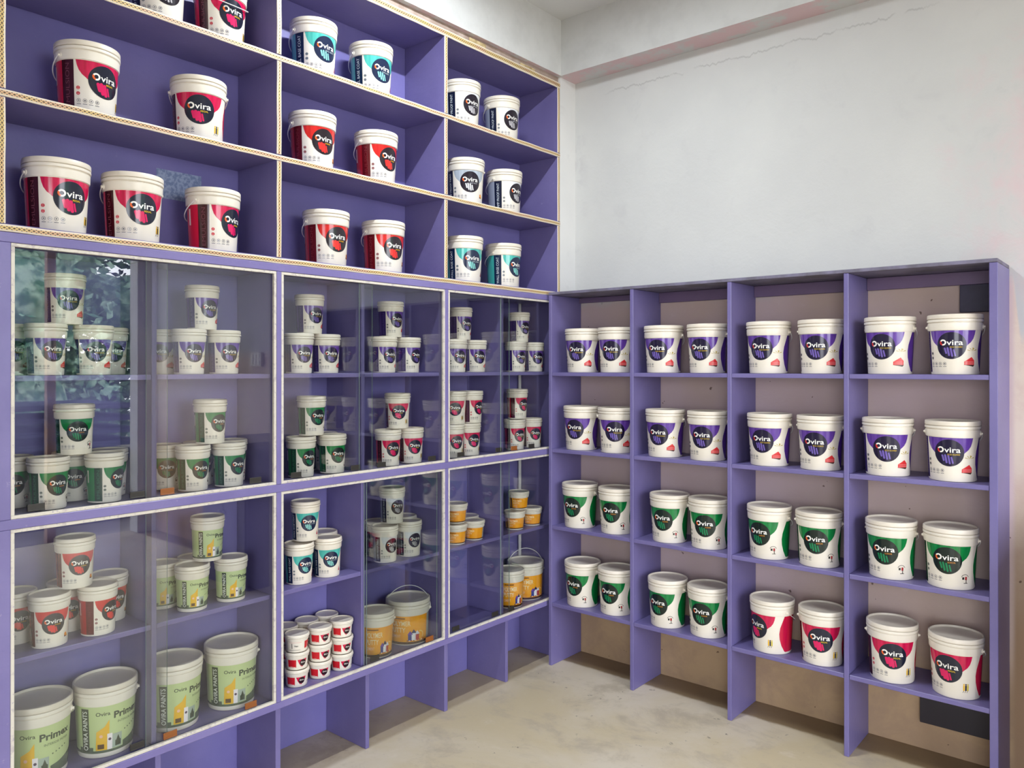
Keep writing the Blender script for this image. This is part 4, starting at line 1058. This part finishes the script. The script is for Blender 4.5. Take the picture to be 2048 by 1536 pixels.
# ------------------------------------------------------------------ small counter right of the picture
ct = empty('painted_counter', (2.55, 0, 0))
tag(ct, 'waist-high dark lilac counter cabinet against the rear wall, right of the open rack', 'counter')
M_CTR = mat('counter_paint', '4f4670', .4, noise=(6.0, '463e64', .4, .6))
board('carcass', -.28, .28, -.28, YB - .004, .0, .965, M_CTR, ct, bevel=.004)
board('counter_top', -.30, .30, -.30, YB - .004, .966, .995, mat('counter_top', '3c3648', .35), ct, bevel=.004)
for sx in (-1, 1):
    dd = board('cabinet_door', -.135 + sx*.138, .135 + sx*.138, -.296, -.2805, .08, .93, M_CTR, ct, bevel=.003)
    board('door_knob', sx*.03 - .008, sx*.03 + .008, -.316, -.2965, .50, .516, mat('steel_knob', 'b0b0b0', .3, metal=1.0), dd, bevel=.004)

# ------------------------------------------------------------------ outside the shop front (seen mirrored in the glass)
bm = bmesh.new(); box(bm, -9, 22, -18, 12, -.37, -.122)
g = link('ground', finish(bm, 'ground', mat('street_ground', '8b8172', .9, noise=(1.2, '6f6859', .4, .6)))); g['kind'] = 'structure'
bm = bmesh.new(); box(bm, -.035, .035, -.035, .035, -.12, 3.0)
post = link('canopy_post', finish(bm, 'canopy_post', mat('tan_post', 'b08a64', .7, noise=(5.0, '8f7f86', .4, .6)), bevel=.004)); post.location = (5.05, -.50, 0)
tag(post, 'tan square canopy post standing just outside the open shop front', 'post')
bm = bmesh.new()
for i in range(5):
    for j in range(24):
        x0 = -.6 + j*.05; zb = i*.13
        box(bm, x0, x0 + .05, -.9 + .03*i, .9 - .04*i, zb + (.02 if j % 2 else 0), zb + (.05 if j % 2 else .03))
st = link('roofing_sheet_stack', finish(bm, 'roofing_sheet_stack', mat('dark_blue_sheet', '3a4258', .45, metal=.3))); st.location = (6.6, -.1, .55)
tag(st, 'stack of dark blue corrugated roofing sheets outside the shop front', 'roofing sheets')
bm = bmesh.new(); box(bm, -.5, .5, -.85, .85, -.12, .549)
tb = link('trestle_table', finish(bm, 'trestle_table', mat('grey_trestle', '6d6a70', .8), bevel=.01)); tb.location = (6.6, -.1, 0)
tag(tb, 'grey block-like trestle carrying the roofing sheets outside', 'trestle')
M_LEAF = mat('tree_leaf', '4f8064', .7, noise=(7.0, 'b4d0b4', .42, .6))
M_LEAF.node_tree.nodes['Principled BSDF'].inputs['Specular IOR Level'].default_value = .3
M_BARK = mat('tree_bark', '4f4238', .9, noise=(9.0, '6a5a4c', .4, .6))
def tree(x, y, h, rx, seed, label):
    rg = random.Random(seed)
    t = empty('street_tree', (x, y, -.12)); tag(t, label, 'tree', None)
    bm = bmesh.new(); tube(bm, [(0, 0, 0), (.05, .03, h*.25), (-.04, .06, h*.5), (.05, .0, h*.72)], .11, 8)
    for k in range(5):
        a = rg.uniform(0, 6.28)
        tube(bm, [(0, .03, h*.4 + k*.2), (math.cos(a)*rx*.3, math.sin(a)*rx*.3, h*.55 + k*.25), (math.cos(a)*rx*.7, math.sin(a)*rx*.7, h*.7 + k*.2)], .04, 6)
    link('trunk', finish(bm, 'trunk', M_BARK, smooth=50), t)
    bm = bmesh.new()
    for c in range(90):
        a = rg.uniform(0, 6.28); e = rg.uniform(-1.2, 1.3); rr = rx*rg.uniform(.45, 1.0)
        cx, cy, cz = rr*math.cos(a)*math.cos(e), rr*math.sin(a)*math.cos(e), h*.5 + h*.48*math.sin(e)*rg.uniform(.6, 1)
        for l in range(120):
            p = Vector((cx + rg.gauss(0, .28), cy + rg.gauss(0, .28), cz + rg.gauss(0, .26)))
            u = Vector((rg.gauss(0, 1), rg.gauss(0, 1), rg.gauss(0, .6))).normalized()
            v = u.cross(Vector((rg.gauss(0, 1), rg.gauss(0, 1), rg.gauss(0, 1)))).normalized()
            s = rg.uniform(.06, .13)
            q = [bm.verts.new(p + u*s), bm.verts.new(p + v*s*.5), bm.verts.new(p - u*s), bm.verts.new(p - v*s*.5)]
            bm.faces.new(q)
    for c in range(26):
        a = rg.uniform(0, 6.28); e = rg.uniform(-1.3, 1.3); rr = rx*rg.uniform(.1, .7)
        c0 = Vector((rr*math.cos(a)*math.cos(e), rr*math.sin(a)*math.cos(e), h*.5 + h*.42*math.sin(e)))
        bmesh.ops.create_icosphere(bm, subdivisions=2, radius=rg.uniform(.45, .7), matrix=Matrix.Translation(c0))
    me = bpy.data.meshes.new('foliage'); bm.to_mesh(me); bm.free(); me.materials.append(M_LEAF)
    link('foliage', me, t)
tree(9.2, .35, 4.6, 1.3, 3, 'bushy green tree across the street, straight beyond the canopy post')
tree(9.3, 4.2, 4.9, 1.3, 4, 'bushy green tree across the street, beyond the rear wall line')
tree(13.6, 2.9, 6.2, 2.3, 5, 'taller bushy green tree standing behind the two nearer street trees')
